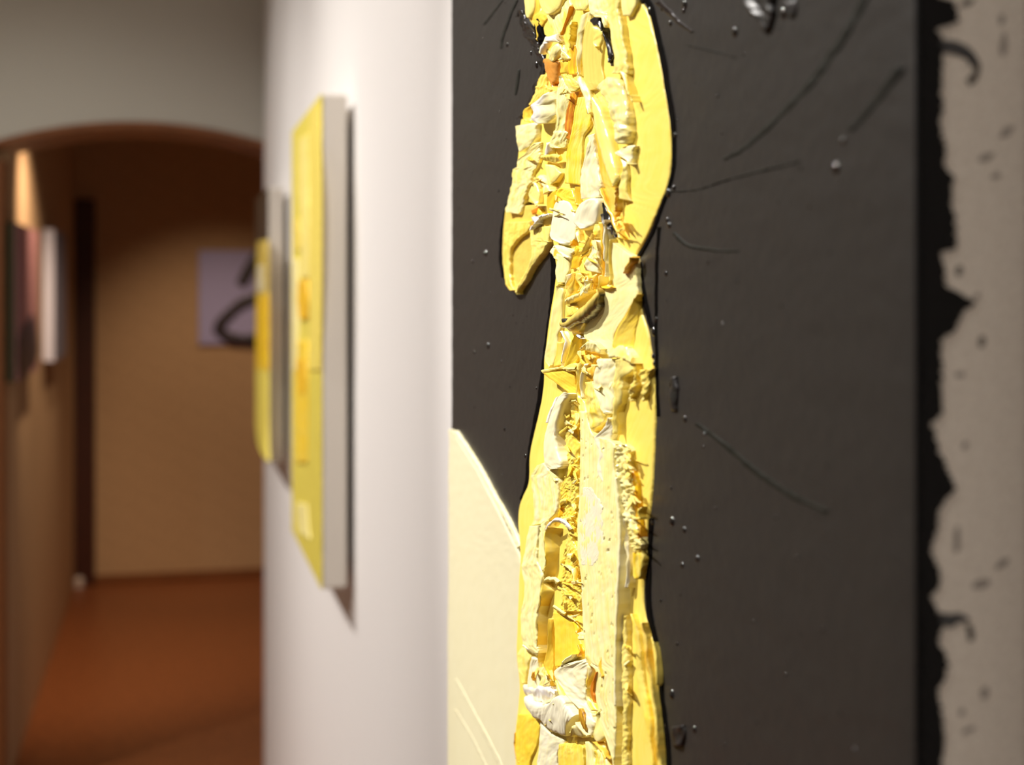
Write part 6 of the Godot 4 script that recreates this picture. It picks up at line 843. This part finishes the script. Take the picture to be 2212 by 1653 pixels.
	paint("orange_patch", second, AMBER, GOLD, [[401.1,531.8,6,220.3,532.7,6], [422.7,492.9,6,201.6,496.5,6], [379.8,456.7,6,220.3,460,6]], {"rnd":1,"lump":1.2,"step":2})
	paint("orange_patch", second, AMBER, GOLD, [[438.6,373.2,6.5,252.9,384.9,6.5], [438.6,334,6.5,233.7,348.5,6.5], [395.2,309.1,6.5,252.9,319.3,6.5]], {"rnd":1,"lump":1.2,"step":2})
	paint("pale_patch", second, LEMONP, CREAM, [[468.3,82,4,242.2,110.7,4], [468.3,49,4,223.3,80.6,4], [403.1,31.5,4,186.4,54.9,4]], {"rnd":1,"lump":1.2,"step":2})
	paint("olive_patch", second, OCHRE, SUN, [[524.4,655.5,5,391.4,654.1,5], [501.4,625.8,5,370.4,625.7,5], [478.8,596.6,5,370.4,593.8,5]], {"rnd":1,"lump":1,"step":2})
	var third := stretched("dark_painting", "dark canvas with a thick yellow streak, farthest of the canvases on the white wall", 3.8813, 1.2296, 544.0, 742.0)
	paint("dark_ground", third, BARK, BLACK2, [[0,0,1.5,544,0,1.5], [0,250,1.5,544,250,1.5], [0,500,1.5,544,500,1.5], [0,742,1.5,544,742,1.5]], {"base":-0.5,"rnd":1.0,"lump":0.5,"streak":0.4,"step":4.0})
	paint("olive_paint", third, OLIVE, OCHRE, [[314.5,606.4,9,-64.5,599.2,9], [361.2,556.2,9,-83.6,552.2,9], [385,501.9,9,-83.6,498.5,9], [385,433.4,9,-83.6,437.4,9]], {"rnd":1.5,"lump":1.5,"step":3})
	paint("pale_patch", third, PALE, OLIVE, [[279.7,534.5,11,21.4,534.3,11], [302.7,501.3,11,21.4,499.2,11], [279.7,461.1,11,21.4,461.6,11]], {"rnd":1,"lump":1,"step":3})
	paint("gold_paint", third, GOLD, AMBER, [[376.1,447.2,9.5,-91.5,454.6,9.5], [400.1,364.6,9.5,-91.5,376.6,9.5], [400.1,282.2,9.5,-91.5,303.5,9.5], [400.1,227.3,9.5,-91.5,254.8,9.5]], {"rnd":1.5,"lump":1.5,"step":3})
	paint("yellow_paint", third, SUN, LEMON, [[409,254.3,9,-83.6,278.8,9], [409,157.9,9,-83.6,193.3,9], [409,61.6,9,-83.6,107.9,9], [314.5,23.3,9,-102.5,42.9,9], [95.2,14.4,9,-121.2,19.6,9]], {"rnd":1.5,"lump":1.5,"step":3})


# a stretched canvas on the right-hand wall, its root at the near bottom corner of the front
func stretched(called: String, label: String, s: float, y: float, length: float, height: float) -> Node3D:
	var o := node(called, Vector3(0.25, y, -s))
	tag(o, label, "painting", "canvases on the white wall")
	put("canvas", slab(place(Vector3(0, 0, -44.0)), place(Vector3(length, height, -0.2)), 0.004), "white_canvas", o)
	return o


# black paint over the whole front, softly uneven, rolling over the near edge
func dark_front(length: float, height: float) -> ArrayMesh:
	var pts := PackedVector3Array()
	var cs := PackedColorArray()
	var across := 260
	var rows := 300
	for r in rows + 1:
		var y := height * r / rows
		for c in across + 1:
			var q := c / float(across)
			var s := length * q * (0.35 + 0.65 * q)
			var h := 1.0 + 0.16 * fine.get_noise_2d(s * 0.012, y * 0.03) + 0.10 * fine.get_noise_2d(s * 0.05 + 40.0, y * 0.12)
			var e := minf(s, length - s)
			if e < 4.0:
				var k := 1.0 - e / 4.0
				h -= 2.6 * (1.0 - sqrt(maxf(0.0, 1.0 - k * k)))
			if s < 26.0:
				h -= 1.4 * pow(1.0 - s / 26.0, 2.0)
			pts.append(place(Vector3(s, y, h)))
			cs.append(Color.WHITE)
	return finish(pts, cs, rows + 1, across + 1, Vector3(-1, 0, 0.3))


func finish(pts: PackedVector3Array, cs: PackedColorArray, rows: int, cols: int, towards: Vector3) -> ArrayMesh:
	var vp := PackedVector3Array()
	var vn := PackedVector3Array()
	var vc := PackedColorArray()
	var vi := PackedInt32Array()
	var mid := (rows / 2) * cols + cols / 2
	var nn := (pts[mid + 1] - pts[mid]).cross(pts[mid + cols] - pts[mid])
	grid_mesh(pts, cs, rows, cols, nn.dot(towards) < 0.0, vp, vn, vc, vi)
	var arr := []
	arr.resize(Mesh.ARRAY_MAX)
	arr[Mesh.ARRAY_VERTEX] = vp
	arr[Mesh.ARRAY_NORMAL] = vn
	arr[Mesh.ARRAY_COLOR] = vc
	arr[Mesh.ARRAY_INDEX] = vi
	var mesh := ArrayMesh.new()
	mesh.add_surface_from_arrays(Mesh.PRIMITIVE_TRIANGLES, arr)
	return mesh


# the ragged black edge that ran over onto the raw side of the canvas: [height, depth] pairs in millimetres
func dark_edge() -> ArrayMesh:
	var rim := [[345.2, 9.8], [357.9, 9.8], [371.3, 7.9], [375.1, 10.7], [380.8, 11.6], [388.5, 7.9], [392.6, 9.5], [395.4, 8.8], [399.3, 7], [403.6, 4.4], [405.8, 7.9], [409.9, 9], [419.2, 5.2], [425.8, 7], [433.1, 7.9], [441.1, 14.5], [454.5, 7.9], [463.7, 5.2], [466.8, 9.8], [473.4, 8.8], [481.7, 9.5], [491.9, 9], [495.9, 15], [501.2, 16.8], [505.2, 22.3], [508.2, 16.8], [510.5, 10.7], [515.3, 10.2], [522.5, 9.5], [524, 15.5], [532.3, 14.6], [540, 13.2], [548.6, 13.8], [552.4, 10.7], [559.3, 10.7], [567.7, 8.4], [572.6, 9.8], [578.6, 9], [588.7, 9.8], [592.4, 9.8], [595.7, 9], [600.3, 8.1], [601.5, 13.4], [602.9, 16.3], [606.1, 15.5], [609.9, 14.1]]
	var pts := PackedVector3Array()
	var cs := PackedColorArray()
	var rows := 900
	var at := 0
	for r in rows:
		var y := lerpf(0.0, 843.0, r / float(rows - 1))
		y = 470.0 + (y - 470.0) * (0.35 + 0.65 * pow(absf(y - 470.0) / 470.0, 2.0))
		var deep := 11.0 + 3.0 * fine.get_noise_2d(y * 0.06, 5.0) + 2.0 * fine.get_noise_2d(y * 0.2, 9.0)
		while at < rim.size() - 2 and rim[at + 1][0] < y:
			at += 1
		if y >= rim[0][0] and y <= rim[-1][0]:
			var k: float = (y - rim[at][0]) / maxf(0.01, rim[at + 1][0] - rim[at][0])
			deep = lerpf(rim[at][1], rim[at + 1][1], k)
		deep += 1.0 * fine.get_noise_2d(y * 0.5, 33.0) + 0.5 * fine.get_noise_2d(y * 1.4, 44.0)
		for c in 14:
			var q := c / 13.0
			var d := lerpf(2.0, -deep, q)
			var off := 1.0 + 0.25 * fine.get_noise_2d(d * 0.2, y * 0.15)
			if c == 0:
				off = -1.0
				d = 0.6
			elif c == 1:
				off = 0.3
				d = -0.2
			elif c == 2:
				off = 0.9
				d = -1.6
			if c == 13:
				off = -0.2
			pts.append(place(Vector3(-off, y, d)))
			cs.append(Color.WHITE)
	return finish(pts, cs, rows, 14, Vector3(-0.2, 0, 1))


func dome(r: float, flat: float) -> ArrayMesh:
	var st := SurfaceTool.new()
	st.begin(Mesh.PRIMITIVE_TRIANGLES)
	var s := SphereMesh.new()
	s.radius = r
	s.height = 2.0 * r
	s.radial_segments = 24
	s.rings = 12
	st.append_from(s, 0, Transform3D(Basis.from_scale(Vector3(flat, 1.0, 1.0)), Vector3.ZERO))
	return st.commit()


# spatters of glossy black paint on the ground
func specks(ground: Node3D) -> void:
	# drops of gloss paint, sunk so that only their caps stand out of the ground
	var big := dome(0.0032, 1.0)
	var small := dome(0.0020, 1.0)
	for p in [[226, 652.1, 2], [228, 649.4, 1], [260, 656.4, 1], [247, 646.2, 1], [141, 632.8, 3], [130, 631.1, 3], [161, 626.8, 2], [108, 625.3, 2], [101, 627.6, 1], [54, 566.5, 1], [60, 556.6, 2], [240, 588, 1], [245, 460.9, 3], [241, 458.8, 2], [243, 456.3, 1], [680, 463.5, 2], [734, 456.3, 1], [688, 538.7, 2], [696, 538.9, 1], [226, 444.8, 1], [245, 390.8, 2], [227, 389.4, 1], [230, 371.2, 1], [254, 283.3, 1], [255, 280, 1], [242, 279.3, 1], [245, 302.1, 2], [273, 487.1, 2], [269, 493.6, 1], [274, 473.8, 1], [272, 470, 1], [252, 545.4, 1], [249, 542.7, 1], [254, 517.9, 1], [250, 559.4, 2], [242, 561.5, 1], [538, 677.6, 1], [613, 696, 1], [560, 699.6, 1], [522, 691, 2], [519, 673, 1], [522, 666.9, 2], [209, 378.4, 1], [286, 383.9, 1], [622, 401.6, 1], [556, 388.5, 1], [740, 532.8, 1], [600, 521.5, 1], [275, 385.4, 1], [577, 713, 2], [279, 658.6, 2], [291, 666.8, 2], [232, 283.4, 1], [240, 282.3, 1], [213, 293.9, 1]]:
		put("paint_speck", big if p[2] > 1 else small, "black_gloss", ground, place(Vector3(p[0], p[1], -0.6 if p[2] > 1 else 0.1)))
	var rng := RandomNumberGenerator.new()
	rng.seed = 71
	var st := SurfaceTool.new()
	st.begin(Mesh.PRIMITIVE_TRIANGLES)
	for k in 260:
		var s := rng.randf_range(20.0, 830.0)
		var y := rng.randf_range(90.0, 740.0)
		st.append_from(small, 0, Transform3D(Basis.from_scale(Vector3.ONE * rng.randf_range(0.2, 0.55)), place(Vector3(s, y, 0.75))))
	tag(put("fine_spatter", st.commit(), "black_gloss", ground), "", "", "", "stuff")


func build_passage_things() -> void:

	# ---- the passage's own pictures
	var mauve := node("mauve_painting", Vector3(-0.545, 1.386, -5.39))
	tag(mauve, "dusky pink canvas with dark sides on the tan passage wall, nearer of the two there", "painting", "canvases on the passage wall")
	put("canvas", slab(Vector3(0.002, 0, -0.39), Vector3(0.037, 0.535, 0.39)), "olive_canvas", mauve)
	put("painted_front", slab(Vector3(0.037, 0.001, -0.389), Vector3(0.040, 0.534, 0.389), 0.001), "mauve_paint", mauve)
	put("dark_paint_band", ribbon([Vector3(0.041, 0.10, 0.36), Vector3(0.041, 0.09, 0.1), Vector3(0.041, 0.12, -0.15), Vector3(0.041, 0.08, -0.36)], 0.09, 0.004, Vector3(1, 0, 0)), "ink_paint", mauve)
	var slate := node("slate_painting", Vector3(-0.545, 1.382, -6.765))
	tag(slate, "blue-grey canvas with white sides on the tan passage wall, farther of the two there", "painting", "canvases on the passage wall")
	put("canvas", slab(Vector3(0.002, 0, -0.335), Vector3(0.049, 0.574, 0.335)), "cool_canvas", slate)
	put("painted_front", slab(Vector3(0.049, 0.001, -0.334), Vector3(0.052, 0.573, 0.334), 0.001), "slate_paint", slate)
	var lav := node("lavender_painting", Vector3(0.0, 0.0, 0.0))
	lav.position = Vector3(0.43, 1.374, -8.508)
	tag(lav, "lavender canvas with a black looping brushstroke on the brown back wall of the passage", "painting")
	put("canvas", slab(Vector3(-0.279, 0, 0), Vector3(0.279, 0.547, 0.036)), "white_canvas", lav)
	put("painted_front", slab(Vector3(-0.279, 0.0, 0.036), Vector3(0.279, 0.547, 0.039), 0.001), "lavender_paint", lav)
	var loop: Array = [Vector3(0.6043, 1.6537, 0), Vector3(0.5370, 1.6538, 0), Vector3(0.4673, 1.6349, 0), Vector3(0.4059, 1.6106, 0), Vector3(0.3606, 1.5782, 0), Vector3(0.3155, 1.5351, 0), Vector3(0.2837, 1.5002, 0), Vector3(0.2704, 1.4597, 0), Vector3(0.3022, 1.4190, 0), Vector3(0.3793, 1.3967, 0), Vector3(0.4673, 1.3960, 0), Vector3(0.5773, 1.3950, 0), Vector3(0.6637, 1.4298, 0), Vector3(0.6907, 1.5033, 0), Vector3(0.6637, 1.5936, 0), Vector3(0.6043, 1.6537, 0)]
	var upper: Array = [Vector3(0.5639, 1.9259, 0), Vector3(0.5021, 1.8929, 0), Vector3(0.4566, 1.8384, 0), Vector3(0.4272, 1.7841, 0), Vector3(0.4059, 1.7434, 0), Vector3(0.3846, 1.7135, 0)]
	for k in loop.size():
		loop[k] = loop[k] - lav.position * Vector3(1, 1, 0) + Vector3(0, 0, 0.040)
	for k in upper.size():
		upper[k] = upper[k] - lav.position * Vector3(1, 1, 0) + Vector3(0, 0, 0.040)
	put("looping_brushstroke", ribbon(loop, 0.036, 0.004, Vector3(0, 0, 1)), "ink_paint", lav)
	put("upper_brushstroke", ribbon(upper, 0.036, 0.004, Vector3(0, 0, 1)), "ink_paint", lav)
	var stop := node("door_stop", Vector3(-0.515, 0.0, -8.43))
	tag(stop, "small white rounded stop on the floor at the foot of the dark wooden post", "door stop")
	put("foot", slab(Vector3(-0.022, 0, -0.022), Vector3(0.022, 0.012, 0.022)), "rubber_white", stop)
	put("knob", dome(0.026, 1.0), "rubber_white", stop, Vector3(0, 0.036, 0))


# a flat, rounded band of paint along a path; out is the direction it stands proud
func ribbon(path: Array, half: float, proud: float, out: Vector3) -> ArrayMesh:
	var rows := (path.size() - 1) * 6 + 1
	var pts := PackedVector3Array()
	var cs := PackedColorArray()
	for r in rows:
		var x := r / 6.0
		var i := mini(int(x), path.size() - 2)
		var a: Vector3 = path[maxi(i - 1, 0)]
		var b: Vector3 = path[i]
		var c: Vector3 = path[i + 1]
		var d: Vector3 = path[mini(i + 2, path.size() - 1)]
		var p := b.cubic_interpolate(c, a, d, x - i)
		var dir := (b.cubic_interpolate(c, a, d, minf(x - i + 0.05, 1.0)) - b.cubic_interpolate(c, a, d, maxf(x - i - 0.05, 0.0))).normalized()
		var side := dir.cross(out).normalized()
		var ends := clampf(minf(r, rows - 1 - r) / 3.0, 0.15, 1.0)
		var w := half * sqrt(ends) * (1.0 + 0.2 * fine.get_noise_2d(r * 0.3, half * 900.0))
		for c2 in 9:
			var t := c2 / 4.0 - 1.0
			pts.append(p + side * w * t + out * proud * (sqrt(maxf(0.0, 1.0 - t * t)) - 0.25))
			cs.append(Color.WHITE)
	return finish(pts, cs, rows, 9, out)
